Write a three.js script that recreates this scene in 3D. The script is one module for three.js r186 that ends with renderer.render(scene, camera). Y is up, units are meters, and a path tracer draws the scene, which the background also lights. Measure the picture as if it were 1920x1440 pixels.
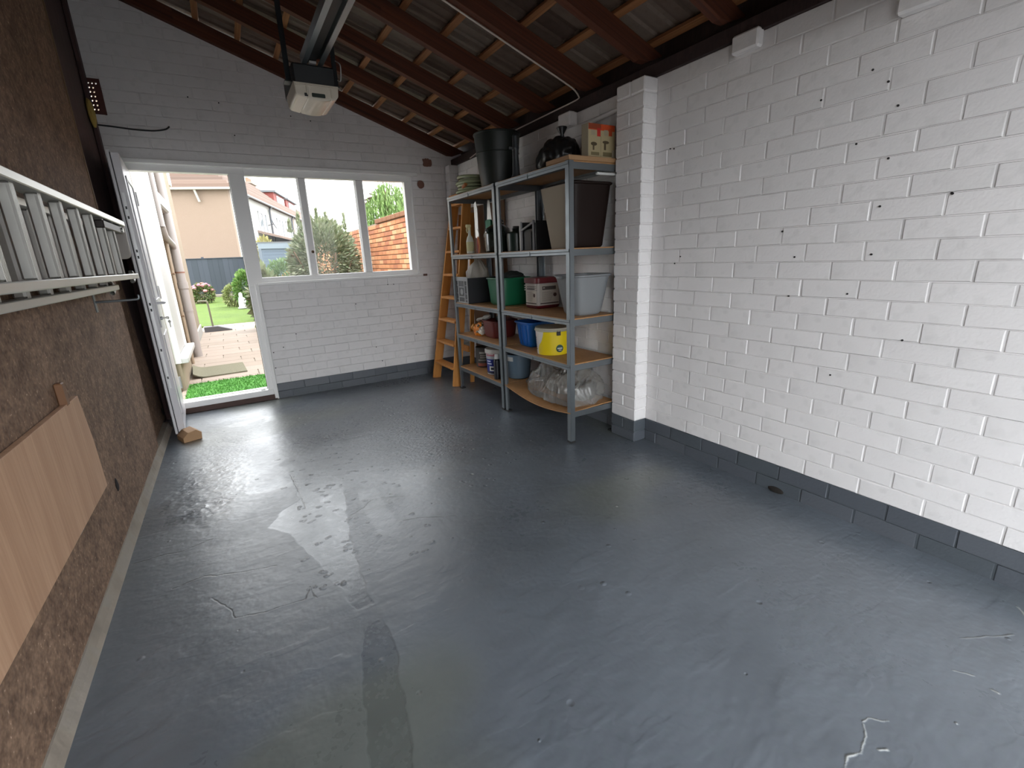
import * as THREE from 'three';
import { mergeGeometries, mergeVertices } from 'three/addons/utils/BufferGeometryUtils.js';

const scene = new THREE.Scene();
const renderer = new THREE.WebGLRenderer({ antialias: true });
renderer.toneMapping = THREE.LinearToneMapping;
renderer.shadowMap.enabled = true;

// ---------- camera ----------
const FOCAL = 875.41, EYE = new THREE.Vector3(0, 1.198, 4.7232);
const camera = new THREE.PerspectiveCamera(2 * Math.atan(720 / FOCAL) * 180 / Math.PI, 4 / 3, 0.05, 300);
camera.position.copy(EYE);
camera.rotation.set(-0.268528, -0.528904, -0.042981, 'YXZ');
camera.updateMatrixWorld(true);

// ---------- overcast sky, veiled sun, exposure ----------
scene.background = new THREE.Color(0.93, 0.97, 1.0);
scene.backgroundIntensity = 2.0;
renderer.toneMappingExposure = 3.5;
const sun = new THREE.DirectionalLight(0xfff6e8, 0.5);
sun.position.set(9, 14, -5);
sun.target.position.set(1, 0, -3);
sun.castShadow = true;
sun.shadow.radius = 24;
sun.shadow.mapSize.set(2048, 2048);
Object.assign(sun.shadow.camera, { left: -16, right: 16, top: 16, bottom: -16, near: 0.5, far: 60 });
scene.add(sun, sun.target);

// ---------- helpers ----------
function rng(seed) { let a = seed >>> 0; return () => { a = (a + 0x6D2B79F5) | 0; let t = Math.imul(a ^ (a >>> 15), 1 | a); t = (t + Math.imul(t ^ (t >>> 7), 61 | t)) ^ t; return ((t ^ (t >>> 14)) >>> 0) / 4294967296; }; }
const clamp = (v, a, b) => Math.min(b, Math.max(a, v)), lerp = (a, b, t) => a + (b - a) * t, smooth = (a, b, x) => { const t = clamp((x - a) / (b - a), 0, 1); return t * t * (3 - 2 * t); };
function hash2(x, y, s) { let h = Math.imul(x, 374761393) ^ Math.imul(y, 668265263) ^ Math.imul(s, 2147483647 ^ 0x5bd1e995); h = Math.imul(h ^ (h >>> 13), 1274126177); h = Math.imul(h ^ (h >>> 16), 2246822519); return ((h ^ (h >>> 15)) >>> 0) / 4294967296; }
// value noise that repeats every px, py cells (0: never)
function vnoise(x, y, s, px = 0, py = px) {
  const xi = Math.floor(x), yi = Math.floor(y), u = x - xi, v = y - yi, w = (a, p) => p ? ((a % p) + p) % p : a;
  const x0 = w(xi, px), x1 = w(xi + 1, px), y0 = w(yi, py), y1 = w(yi + 1, py), a = u * u * (3 - 2 * u), b = v * v * (3 - 2 * v);
  return lerp(lerp(hash2(x0, y0, s), hash2(x1, y0, s), a), lerp(hash2(x0, y1, s), hash2(x1, y1, s), a), b);
}
function fbm(x, y, s, oct, p = 0) { let t = 0, a = 0.5, n = 0; for (let i = 0; i < oct; i++) { t += a * vnoise(x, y, s + i * 17, p); n += a; a *= 0.5; x *= 2; y *= 2; p *= 2; } return t / n; }
function noise3(x, y, z, s) { return (vnoise(x + z * 1.7, y, s) + vnoise(y + 3.1, z + x * 0.6, s + 5) + vnoise(z + 7.7, x + y * 0.4, s + 9)) / 3; }
function tex(w, h, fn, { srgb = false, rep = [1, 1], clampEdge = false } = {}) {
  const d = new Uint8Array(w * h * 4);
  for (let j = 0; j < h; j++) for (let i = 0; i < w; i++) {
    const c = fn((i + 0.5) / w, (j + 0.5) / h), k = (j * w + i) * 4;
    if (typeof c === 'number') d[k] = d[k + 1] = d[k + 2] = clamp(c, 0, 1) * 255; else for (let q = 0; q < 3; q++) d[k + q] = clamp(c[q], 0, 1) * 255;
    d[k + 3] = 255;
  }
  const t = new THREE.DataTexture(d, w, h);
  t.magFilter = THREE.LinearFilter; t.minFilter = THREE.LinearFilter;
  t.wrapS = t.wrapT = clampEdge ? THREE.ClampToEdgeWrapping : THREE.RepeatWrapping;
  t.repeat.set(rep[0], rep[1]);
  if (srgb) t.colorSpace = THREE.SRGBColorSpace;
  t.needsUpdate = true;
  return t;
}
function canvasTex(w, h, draw) { const c = document.createElement('canvas'); c.width = w; c.height = h; draw(c.getContext('2d'), w, h); const t = new THREE.CanvasTexture(c); t.colorSpace = THREE.SRGBColorSpace; t.magFilter = THREE.LinearFilter; return t; }
const lin = (r, g, b) => new THREE.Color().setRGB(r, g, b);
const std = (color, rough = 0.7, metal = 0, extra = {}) => new THREE.MeshStandardMaterial({ color, roughness: rough, metalness: metal, ...extra });
const phys = (color, rough, extra = {}) => new THREE.MeshPhysicalMaterial({ color, roughness: rough, ...extra });
// a photo pixel (1920 x 1440) gives a direction; the point is where it meets the plane axis = value
function at(u, v, axis, value) {
  const d = new THREE.Vector3((u - 960) / FOCAL, -(v - 720) / FOCAL, -1).applyQuaternion(camera.quaternion);
  return EYE.clone().addScaledVector(d, (value - EYE[axis]) / d[axis]);
}
// uv in metres from the face's main direction
function uvm(g) {
  if (g.index) g = g.toNonIndexed();
  const p = g.attributes.position, n = p.count, uv = new Float32Array(n * 2), a = new THREE.Vector3(), b = new THREE.Vector3(), c = new THREE.Vector3();
  for (let i = 0; i < n; i += 3) {
    a.fromBufferAttribute(p, i); b.fromBufferAttribute(p, i + 1); c.fromBufferAttribute(p, i + 2);
    const nn = b.clone().sub(a).cross(c.clone().sub(a)), ax = Math.abs(nn.x), ay = Math.abs(nn.y), az = Math.abs(nn.z);
    [a, b, c].forEach((v, k) => { const q = (i + k) * 2; if (ay >= ax && ay >= az) { uv[q] = v.x; uv[q + 1] = v.z; } else if (ax >= az) { uv[q] = v.z; uv[q + 1] = v.y; } else { uv[q] = v.x; uv[q + 1] = v.y; } });
  }
  g.setAttribute('uv', new THREE.BufferAttribute(uv, 2));
  return g;
}
const flat = (g) => { if (g.index) g = g.toNonIndexed(); if (!g.attributes.normal) g.computeVertexNormals(); if (!g.attributes.uv) g.setAttribute('uv', new THREE.BufferAttribute(new Float32Array(g.attributes.position.count * 2), 2)); for (const k of Object.keys(g.attributes)) if (!['position', 'normal', 'uv', 'color'].includes(k)) g.deleteAttribute(k); return g; };
const join = (a) => { a = a.flat().map(flat); return a.length === 1 ? a[0] : mergeGeometries(a); };
const move = (g, x = 0, y = 0, z = 0) => g.translate(x, y, z);
// box with chamfered edges, centred
function cbox(w, h, d, c = 0.002) {
  const X = w / 2, Y = h / 2, Z = d / 2, P = [], V = (x, y, z) => [x, y, z];
  const tri = (a, b, e) => P.push(...a, ...b, ...e), quad = (a, b, e, f) => { tri(a, b, e); tri(a, e, f); };
  for (const s of [1, -1]) {
    const q = (a, b, e, f) => s > 0 ? quad(a, b, e, f) : quad(f, e, b, a);
    q(V(-X + c, -Y + c, s * Z), V(X - c, -Y + c, s * Z), V(X - c, Y - c, s * Z), V(-X + c, Y - c, s * Z));
    q(V(s * X, -Y + c, Z - c), V(s * X, -Y + c, -Z + c), V(s * X, Y - c, -Z + c), V(s * X, Y - c, Z - c));
    q(V(-X + c, s * Y, Z - c), V(X - c, s * Y, Z - c), V(X - c, s * Y, -Z + c), V(-X + c, s * Y, -Z + c));
  }
  for (const s of [1, -1]) for (const t of [1, -1]) {
    const f = s * t > 0, q = (a, b, e, g) => f ? quad(a, b, e, g) : quad(g, e, b, a);
    q(V(s * (X - c), t * Y, -Z + c), V(s * (X - c), t * Y, Z - c), V(s * X, t * (Y - c), Z - c), V(s * X, t * (Y - c), -Z + c));
    q(V(-X + c, s * (Y - c), t * Z), V(X - c, s * (Y - c), t * Z), V(X - c, s * Y, t * (Z - c)), V(-X + c, s * Y, t * (Z - c)));
    q(V(s * (X - c), Y - c, t * Z), V(s * (X - c), -Y + c, t * Z), V(s * X, -Y + c, t * (Z - c)), V(s * X, Y - c, t * (Z - c)));
    for (const k of [1, -1]) { const a = V(s * X, t * (Y - c), k * (Z - c)), b = V(s * (X - c), t * Y, k * (Z - c)), e = V(s * (X - c), t * (Y - c), k * Z); s * t * k > 0 ? tri(a, b, e) : tri(b, a, e); }
  }
  const g = new THREE.BufferGeometry();
  g.setAttribute('position', new THREE.Float32BufferAttribute(P, 3));
  g.computeVertexNormals();
  return uvm(g);
}
// box between two corners
const bb = (x0, x1, y0, y1, z0, z1, c = 0.0015) => move(cbox(Math.abs(x1 - x0), Math.abs(y1 - y0), Math.abs(z1 - z0), Math.min(c, Math.abs(x1 - x0) / 3, Math.abs(y1 - y0) / 3, Math.abs(z1 - z0) / 3)), (x0 + x1) / 2, (y0 + y1) / 2, (z0 + z1) / 2);
const cyl = (r0, r1, h, seg = 20) => new THREE.CylinderGeometry(r0, r1, h, seg);
const v3 = (a) => a.isVector3 ? a : new THREE.Vector3(...a);
const tube = (pts, r, seg = 24, rad = 8, tension = 0.4) => new THREE.TubeGeometry(new THREE.CatmullRomCurve3(pts.map(v3), false, 'catmullrom', tension), seg, r, rad);
const lathe = (pts, seg = 28) => new THREE.LatheGeometry(pts.map((p) => new THREE.Vector2(...p)), seg);
// straight bar of square section from a to b
function bar(a, b, w, d = w, c = 0.001) { a = v3(a); b = v3(b); const g = cbox(w, a.distanceTo(b), d, c), q = new THREE.Quaternion().setFromUnitVectors(new THREE.Vector3(0, 1, 0), b.clone().sub(a).normalize()); return g.applyQuaternion(q).translate((a.x + b.x) / 2, (a.y + b.y) / 2, (a.z + b.z) / 2); }
const shapeOf = (pts) => new THREE.Shape(pts.map((p) => new THREE.Vector2(...p)));
const extrude = (s, depth, bevel = 0, curve = 8) => uvm(new THREE.ExtrudeGeometry(s, bevel ? { depth, bevelEnabled: true, bevelThickness: bevel, bevelSize: bevel, bevelSegments: 2, curveSegments: curve } : { depth, bevelEnabled: false, curveSegments: curve }));
function rrect(w, h, r) { const s = new THREE.Shape(), x = -w / 2, y = -h / 2; s.moveTo(x + r, y); s.lineTo(x + w - r, y); s.quadraticCurveTo(x + w, y, x + w, y + r); s.lineTo(x + w, y + h - r); s.quadraticCurveTo(x + w, y + h, x + w - r, y + h); s.lineTo(x + r, y + h); s.quadraticCurveTo(x, y + h, x, y + h - r); s.lineTo(x, y + r); s.quadraticCurveTo(x, y, x + r, y); return s; }
// open tapered tub with rounded corners: w0 x d0 at the foot, w1 x d1 at the mouth
function tub(w0, d0, w1, d1, h, r, th = 0.004, power = 5) {
  const N = 40, ring = (w, d, y, k = 0) => Array.from({ length: N }, (_, i) => { const t = i / N * Math.PI * 2, c = Math.cos(t), s = Math.sin(t), e = 2 / power; return [Math.sign(c) * Math.pow(Math.abs(c), e) * (w / 2 - k), y, Math.sign(s) * Math.pow(Math.abs(s), e) * (d / 2 - k)]; });
  const R = [ring(w0 * 0.02, d0 * 0.02, 0), ring(w0 - r, d0 - r, 0), ring(w0, d0, r * 0.6), ring(w1, d1, h), ring(w1, d1, h, th), ring(w0, d0, r * 0.6 + th, th), ring(w0 * 0.02, d0 * 0.02, th)], pos = [], idx = [];
  R.forEach((q) => q.forEach((p) => pos.push(...p)));
  for (let a = 0; a < R.length - 1; a++) for (let i = 0; i < N; i++) { const j = (i + 1) % N, A = a * N + i, B = a * N + j, C = A + N, D = B + N; idx.push(A, C, B, B, C, D); }
  const g = new THREE.BufferGeometry(); g.setAttribute('position', new THREE.Float32BufferAttribute(pos, 3)); g.setIndex(idx); const f = g.toNonIndexed(); f.computeVertexNormals(); return uvm(smoothNormals(f, 0.75));
}
// ring that follows a superellipse mouth
function tubRim(w, d, y, r, power = 5, seg = 64) { const e = 2 / power, P = Array.from({ length: seg }, (_, i) => { const t = i / seg * Math.PI * 2, c = Math.cos(t), s = Math.sin(t); return new THREE.Vector3(Math.sign(c) * Math.pow(Math.abs(c), e) * w / 2, y, Math.sign(s) * Math.pow(Math.abs(s), e) * d / 2); }); return new THREE.TubeGeometry(new THREE.CatmullRomCurve3(P, true), seg, r, 6, true); }
// averages normals of faces that meet at less than the crease (cosine)
function smoothNormals(g, cosine = 0.5) {
  g = g.index ? g.toNonIndexed() : g; const p = g.attributes.position, n = p.count, key = (i) => `${Math.round(p.getX(i) * 2e4)},${Math.round(p.getY(i) * 2e4)},${Math.round(p.getZ(i) * 2e4)}`, map = new Map(), fn = [];
  const a = new THREE.Vector3(), b = new THREE.Vector3(), c = new THREE.Vector3();
  for (let i = 0; i < n; i += 3) { a.fromBufferAttribute(p, i); b.fromBufferAttribute(p, i + 1); c.fromBufferAttribute(p, i + 2); const m = b.clone().sub(a).cross(c.clone().sub(a)); for (let k = 0; k < 3; k++) { fn[i + k] = m; const q = key(i + k); map.has(q) ? map.get(q).push(m) : map.set(q, [m]); } }
  const out = new Float32Array(n * 3);
  for (let i = 0; i < n; i++) { const u = fn[i].clone().normalize(), s = new THREE.Vector3(); for (const m of map.get(key(i))) if (m.clone().normalize().dot(u) > cosine) s.add(m); s.normalize(); out.set([s.x, s.y, s.z], i * 3); }
  g.setAttribute('normal', new THREE.BufferAttribute(out, 3)); return g;
}
// lumpy bag-like body
function blob(rx, ry, rz, amp, freq, seed, { detail = 20, floor = -1, folds = 0 } = {}) {
  const g = mergeVertices(new THREE.IcosahedronGeometry(1, detail).deleteAttribute('uv').deleteAttribute('normal')), p = g.attributes.position, v = new THREE.Vector3();
  for (let i = 0; i < p.count; i++) {
    v.fromBufferAttribute(p, i); const n = noise3(v.x * freq + 11, v.y * freq + 5, v.z * freq + 3, seed) - 0.5, m = noise3(v.x * freq * 2.7, v.y * freq * 2.7, v.z * freq * 2.7, seed + 40) - 0.5;
    const fo = folds ? Math.abs(Math.sin((v.x * 1.3 + v.z * 2.1 + n * 3) * folds)) * -0.12 : 0, k = 1 + amp * (n * 2 + m * 0.8) + amp * fo;
    v.multiplyScalar(k); v.set(v.x * rx, Math.max(v.y, floor) * ry, v.z * rz); p.setXYZ(i, v.x, v.y, v.z);
  }
  g.computeVertexNormals(); const n0 = g.attributes.normal; g.setAttribute('normal', n0); return uvm2(g);
}
const uvm2 = (g) => { const p = g.attributes.position, u = new Float32Array(p.count * 2); for (let i = 0; i < p.count; i++) { u[i * 2] = p.getX(i) + p.getZ(i); u[i * 2 + 1] = p.getY(i); } g.setAttribute('uv', new THREE.BufferAttribute(u, 2)); return g; };

const used = {};
const numbered = (n) => { const k = used[n] = (used[n] ?? -1) + 1; return k ? `${n}_${String(k).padStart(3, '0')}` : n; };
function mesh(name, geo, mat, parent = scene) {
  const m = new THREE.Mesh(Array.isArray(geo) ? join(geo) : geo, mat);
  m.name = parent === scene ? numbered(name) : name; m.castShadow = m.receiveShadow = true; parent.add(m); return m;
}
function thing(name, label, category, [x, y, z] = [0, 0, 0], turn = 0, group) {
  const o = new THREE.Group(); o.name = numbered(name); o.position.set(x, y, z); o.rotation.y = turn; o.userData = { label, category }; if (group) o.userData.group = group; scene.add(o); return o;
}
function tag(o, label, category, group) { o.userData = { ...o.userData, label, category }; if (group) o.userData.group = group; return o; }
function struct(name, label, category) { const o = new THREE.Group(); o.name = numbered(name); o.userData = { kind: 'structure', label, category }; scene.add(o); return o; }
const stuff = (m) => { m.userData.kind = 'stuff'; return m; };
// ---------- room sizes (metres): back wall face z = 0, right wall face x = XR, floor y = 0 ----------
const XR = 2.178, XP = 2.082, XL = -0.62, ZF = 5.5, COURSE = 0.075, rowTop = (n) => (27.9 - n) * COURSE, SLOPE = 0.354, ROOF = 2.933, PITCH = Math.atan(SLOPE);
const roofY = (x, up = 0) => ROOF + up - SLOPE * x;

// ---------- shared textures and materials ----------
const grainBump = tex(512, 512, (u, v) => 0.5 + 0.5 * (fbm(u * 24, v * 24, 3, 4, 24) - 0.5) + 0.35 * (fbm(u * 90, v * 90, 8, 2, 90) - 0.5), { rep: [1.6, 1.6] });
const coarseBump = tex(512, 512, (u, v) => fbm(u * 10, v * 10, 31, 5, 10), { rep: [1.2, 1.2] });
const paintTone = tex(512, 512, (u, v) => { const d = 1 - 0.06 * smooth(0.58, 0.8, fbm(u * 9, v * 9, 71, 4, 9)) - 0.05 * smooth(0.62, 0.8, fbm(u * 40, v * 40, 75, 2, 40)); return [d, d * 0.995, d * 0.985]; }, { rep: [0.7, 0.7] });
const paintMat = (k) => std(lin(0.76 * k, 0.745 * k, 0.75 * k), 0.55, 0, { bumpMap: grainBump, bumpScale: 0.0016, map: paintTone });
const white = [paintMat(1), paintMat(0.985), paintMat(1.015), paintMat(0.995)];
const plinth = [std(lin(0.078, 0.088, 0.104), 0.45, 0, { bumpMap: grainBump, bumpScale: 0.0016 }), std(lin(0.09, 0.1, 0.116), 0.42, 0, { bumpMap: grainBump, bumpScale: 0.0016 }), std(lin(0.07, 0.082, 0.095), 0.5, 0, { bumpMap: grainBump, bumpScale: 0.0016 })];
const woodTone = (a, b, seed, ring = 14) => tex(256, 512, (u, v) => { const g = fbm(u * ring, v * 3, seed, 4, ring), f = fbm(u * 64, v * 4, seed + 9, 2, 64), t = clamp(0.65 * g + 0.5 * f - 0.05, 0, 1); return [0, 1, 2].map((k) => lerp(a[k], b[k], t)); }, { srgb: true, rep: [3, 1] });
const woodBump = tex(256, 512, (u, v) => 0.6 * fbm(u * 40, v * 3, 51, 3, 40) + 0.4 * fbm(u * 90, v * 6, 55, 2, 90), { rep: [3, 1] });
const rafterMat = std(0xffffff, 0.75, 0, { map: woodTone([0.20, 0.09, 0.05], [0.45, 0.235, 0.13], 5), bumpMap: woodBump, bumpScale: 0.0012 });
const battenMat = std(0xffffff, 0.75, 0, { map: woodTone([0.46, 0.29, 0.17], [0.68, 0.47, 0.30], 15), bumpMap: woodBump, bumpScale: 0.0012 });
const pineMat = std(0xffffff, 0.5, 0, { map: woodTone([0.64, 0.40, 0.17], [0.80, 0.56, 0.28], 25), bumpMap: woodBump, bumpScale: 0.0006 });
const plyMat = std(0xffffff, 0.6, 0, { map: woodTone([0.66, 0.51, 0.40], [0.80, 0.65, 0.53], 35, 6), bumpMap: woodBump, bumpScale: 0.0005 });
const boardMat = std(0xffffff, 0.55, 0, { map: tex(512, 512, (u, v) => { const t = fbm(u * 40, v * 40, 91, 3, 40) * 0.5 + fbm(u * 6, v * 6, 95, 3, 6) * 0.5; return [lerp(0.56, 0.72, t), lerp(0.40, 0.54, t), lerp(0.24, 0.36, t)]; }, { srgb: true, rep: [2, 2] }) });
const darkWood = std(0xffffff, 0.8, 0, { map: woodTone([0.13, 0.085, 0.085], [0.24, 0.165, 0.16], 45), bumpMap: woodBump, bumpScale: 0.001 });
const frameWhite = std(lin(0.8, 0.79, 0.78), 0.4, 0, { bumpMap: coarseBump, bumpScale: 0.0008 });
const galv = std(lin(0.19, 0.21, 0.225), 0.4, 0.8, { roughnessMap: tex(256, 256, (u, v) => 0.9 + 0.25 * (fbm(u * 12, v * 12, 61, 4, 12) - 0.5), { rep: [2, 2] }) });
const steelDark = std(lin(0.035, 0.04, 0.045), 0.45, 0.4);
const alu = std(lin(0.52, 0.51, 0.48), 0.42, 0.85, { bumpMap: grainBump, bumpScale: 0.0003 });
const black = std(lin(0.012, 0.012, 0.013), 0.55);

// ---------- floor ----------
{
  const W = 1024, H = 2048, x0 = XL - 0.02, dx = 2.84, dz = 5.4, h = new Float32Array(W * H), col = new Float32Array(W * H * 3), ro = new Float32Array(W * H), R = rng(7);
  const seg = (P, z) => { if (z <= P[0][0]) return P[0][1]; for (let i = 1; i < P.length; i++) if (z < P[i][0]) return lerp(P[i - 1][1], P[i][1], (z - P[i - 1][0]) / (P[i][0] - P[i - 1][0])); return P[P.length - 1][1]; };
  const edgeL = [[1.85, 0.14], [2.22, 0.13], [2.3, 0.03], [2.42, -0.03], [2.55, 0.06], [3.05, 0.17], [3.3, 0.2], [3.4, 0.17], [3.75, 0.1], [5, -0.1]], edgeR = [[1.85, 0.3], [2.1, 0.37], [2.74, 0.28], [3.15, 0.255], [3.46, 0.268], [3.8, 0.2], [5, 0.05]];
  const strip = (x, z) => { // filled trench running down the floor: smoother, a little lower
    const n = 0.03 * (fbm(x * 9, z * 14, 91, 3) - 0.5), e = 0.004; return smooth(-e, e, x + n - seg(edgeL, z)) * smooth(e, -e, x + n - seg(edgeR, z)) * smooth(1.8, 2.05, z) * (1 - 0.8 * smooth(0.06, 0.03, Math.abs(z - 3.26)));
  };
  const second = (x, z) => smooth(-0.004, 0.004, x - 0.4 - 0.02 * (fbm(x * 8, z * 12, 93, 3) - 0.5)) * smooth(0.004, -0.004, x - 0.5) * smooth(2.3, 2.34, z) * smooth(2.85, 2.8, z);
  const wet = (x, z) => smooth(1, 0.3, Math.hypot((x + 0.27) / 0.3, (z - 1.75) / 0.7));
  const rough = (x, z) => smooth(0.62, 0.2, Math.hypot((x - 0.95) / 0.8, (z - 1.7) / 1.1)) + 0.7 * smooth(0.7, 0.2, Math.hypot((x - 0.35) / 0.5, (z - 2.6) / 0.8)) + 0.5 * smooth(0.6, 0.1, Math.hypot((x + 0.15) / 0.5, (z - 1.2) / 0.9));
  for (let j = 0; j < H; j++) for (let i = 0; i < W; i++) {
    const x = x0 + (i + 0.5) / W * dx, z = (j + 0.5) / H * dz, k = j * W + i, s = Math.max(strip(x, z), 0.4 * second(x, z)), r = clamp(rough(x, z), 0, 1.2), wl = wet(x, z);
    const broad = fbm(x * 1.6, z * 1.6, 2, 3), mid = fbm(x * 6, z * 9, 12, 4), trowel = fbm(x * 9 + 2.5 * mid, z * 26 + 3 * broad, 22, 3), fine = fbm(x * 70, z * 70, 42, 3), grit = smooth(0.66, 0.82, fbm(x * 120, z * 120, 52, 2));
    const ridge = Math.abs(fbm(x * 13 + 4 * broad, z * 17, 33, 3) - 0.5), skin = smooth(0.5, 0.56, fbm(x * 5 + 3, z * 7, 36, 4));
    const plate = smooth(0.49, 0.515, fbm(x * 1.9 + 2, z * 2.4 + 5, 37, 4)), drag = smooth(0.6, 0.66, fbm(x * 7 + 3 * mid, z * 22, 38, 3));
    h[k] = 0.42 + 0.5 * (broad - 0.5) + (0.3 * (mid - 0.5) + 0.07 * (trowel - 0.5) - 0.1 * ridge + 0.03 * skin + 0.03 * plate + 0.025 * drag) * (1 - 0.75 * s) + (0.05 + 0.2 * r * (1 - s)) * (fine - 0.5) + 0.07 * r * grit * (1 - s) - 0.05 * s - 0.35 * wl * ridge;
    const patch = fbm(x * 2.3 + 9, z * 2.3, 62, 4), t = 1 + 0.5 * (patch - 0.5) + 0.2 * (mid - 0.5) - 0.1 * s, olive = smooth(0.52, 0.7, fbm(x * 1.3 + 4, z * 1.3 + 7, 72, 3));
    col[k * 3] = (0.098 + 0.01 * olive) * t; col[k * 3 + 1] = (0.113 + 0.007 * olive) * t; col[k * 3 + 2] = (0.133 - 0.018 * olive) * t;
    ro[k] = clamp(0.37 + 0.16 * (fbm(x * 3 + 20, z * 3, 82, 4) - 0.5) + 0.1 * (fine - 0.5) - 0.1 * s + 0.07 * r - 0.1 * wl + 0.06 * plate, 0.18, 0.7);
  }
  const put = (x, z, rad, dh, tint) => { const ci = (x - x0) / dx * W, cj = z / dz * H, ri = rad / dx * W, rj = rad / dz * H; for (let j = Math.max(0, Math.floor(cj - rj)); j <= Math.min(H - 1, Math.ceil(cj + rj)); j++) for (let i = Math.max(0, Math.floor(ci - ri)); i <= Math.min(W - 1, Math.ceil(ci + ri)); i++) { const q = Math.hypot((i + 0.5 - ci) / ri, (j + 0.5 - cj) / rj); if (q < 1) { const k = j * W + i, f = 1 - q * q; h[k] += dh * f; if (tint) for (let c = 0; c < 3; c++) col[k * 3 + c] = lerp(col[k * 3 + c], tint[c], f * 0.8); } } };
  const crack = (pts, wd, dh, tint) => { const P = pts.map(([u, v]) => at(u, v, 'y', 0)); for (let a = 0; a < P.length - 1; a++) { const n = Math.ceil(P[a].distanceTo(P[a + 1]) / 0.002); for (let i = 0; i < n; i++) { const t = i / n, x = lerp(P[a].x, P[a + 1].x, t), z = lerp(P[a].z, P[a + 1].z, t), w = wd * (0.5 + vnoise(x * 60, z * 60, 5)); put(x + 0.012 * (fbm(x * 30, z * 30, 6, 3) - 0.5), z + 0.012 * (fbm(x * 30, z * 30, 16, 3) - 0.5), w, dh, tint); } } };
  const dk = [0.02, 0.022, 0.025], lt = [0.3, 0.31, 0.3];
  for (const c of [[[656, 967], [680, 953], [696, 938], [717, 933], [760, 930]], [[757, 975], [781, 971], [857, 967]], [[322, 1104], [382, 1081], [455, 1073], [520, 1060]], [[441, 1158], [491, 1148], [572, 1124], [580, 1101], [594, 1122]], [[397, 1122], [427, 1138], [443, 1158]], [[545, 890], [566, 935], [573, 955]], [[250, 1058], [300, 1042], [335, 1036], [400, 1010]]]) crack(c, 0.0024, -0.09, dk);
  for (const c of [[[1617, 1353], [1633, 1348], [1667, 1350]], [[1618, 1358], [1623, 1380], [1613, 1410], [1587, 1417], [1582, 1440]], [[1643, 1403], [1667, 1408]], [[1906, 1137], [1920, 1153]], [[1788, 1258], [1828, 1268]], [[1860, 1293], [1876, 1303]]]) crack(c, 0.0032, 0.08, lt);
  crack([[1800, 1197], [1850, 1194], [1905, 1190]], 0.003, 0.05, [0.16, 0.17, 0.17]);
  for (let i = 0; i < 260; i++) { const a = R(), x = a < 0.6 ? 0.95 + (R() - 0.5) * 1.3 : XL + R() * 2.75, z = a < 0.6 ? 1.7 + (R() - 0.5) * 2 : 0.3 + R() * 4.6; put(x, z, 0.003 + R() * 0.009, (R() < 0.7 ? 1 : -1) * (0.12 + R() * 0.25), R() < 0.12 ? lt : null); }
  for (let i = 0; i < 60; i++) { const x = 0.35 + (R() - 0.5) * 0.55, z = 2.3 + (R() - 0.5) * 1.6; for (let k = 0; k < 4; k++) put(x + (R() - 0.5) * 0.03, z + (R() - 0.5) * 0.02, 0.005 + R() * 0.007, 0.16); }
  const T = (f, o) => tex(W, H, (u, v) => f(Math.floor(v * H) * W + Math.floor(u * W)), { clampEdge: true, ...o });
  const s8 = (c) => c <= 0.0031308 ? c * 12.92 : 1.055 * Math.pow(c, 1 / 2.4) - 0.055;
  const roughTex = T((k) => ro[k]);
  const floorMat = phys(0xffffff, 1, { clearcoat: 0.8, clearcoatRoughness: 0.85, clearcoatRoughnessMap: roughTex, map: T((k) => [s8(col[k * 3]), s8(col[k * 3 + 1]), s8(col[k * 3 + 2])], { srgb: true }), bumpMap: T((k) => h[k]), bumpScale: 0.018, roughnessMap: roughTex });
  const g = bb(XL - 0.1, XR + 0.1, -0.12, 0, -0.02, ZF + 0.12, 0.0001), p = g.attributes.position, uv = g.attributes.uv;
  for (let i = 0; i < p.count; i++) uv.setXY(i, (p.getX(i) - x0) / dx, p.getZ(i) / dz);
  const f = mesh('floor', g, floorMat); f.userData.kind = 'structure'; tag(f, 'dark blue-grey painted concrete floor with cracks and glossy patches', 'floor');
}

// ---------- bricks ----------
// front face near z = 0, body behind it; corners a little uneven
function brickGeo(w, h, seed, depth = 0.02, c = 0.003) {
  const R = rng(seed), j = (a) => (R() - 0.5) * a, X = w / 2, Y = h / 2, P = [], uv = [];
  const O = [[-X, -Y], [X, -Y], [X, Y], [-X, Y]].map(([x, y]) => [x + j(0.003), y + j(0.0025)]), F = O.map(([x, y]) => [x - Math.sign(x) * c * (0.7 + R() * 0.9), y - Math.sign(y) * c * (0.5 + R() * 0.7), j(0.0018)]), ou = R() * 3, ov = R() * 3;
  const V = (x, y, z) => { P.push(x, y, z); uv.push(x + ou + z, y + ov + z); }, quad = (a, b, d, e) => { V(...a); V(...b); V(...d); V(...a); V(...d); V(...e); };
  quad(F[0], F[1], F[2], F[3]);
  for (let i = 0; i < 4; i++) { const k = (i + 1) % 4, a = [...O[i], -c], b = [...O[k], -c]; quad(a, b, F[k], F[i]); quad([...O[i], -depth], [...O[k], -depth], b, a); }
  const g = new THREE.BufferGeometry(); g.setAttribute('position', new THREE.Float32BufferAttribute(P, 3)); g.setAttribute('uv', new THREE.Float32BufferAttribute(uv, 2)); g.computeVertexNormals(); return smoothNormals(g, 0.72);
}
const brickLib = new Map();
const brickOf = (w, v) => { const k = `${Math.round(w * 200)}_${v}`; if (!brickLib.has(k)) brickLib.set(k, brickGeo(Math.round(w * 200) / 200 - 0.0065, 0.072, 100 + brickLib.size)); return brickLib.get(k); };
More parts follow.
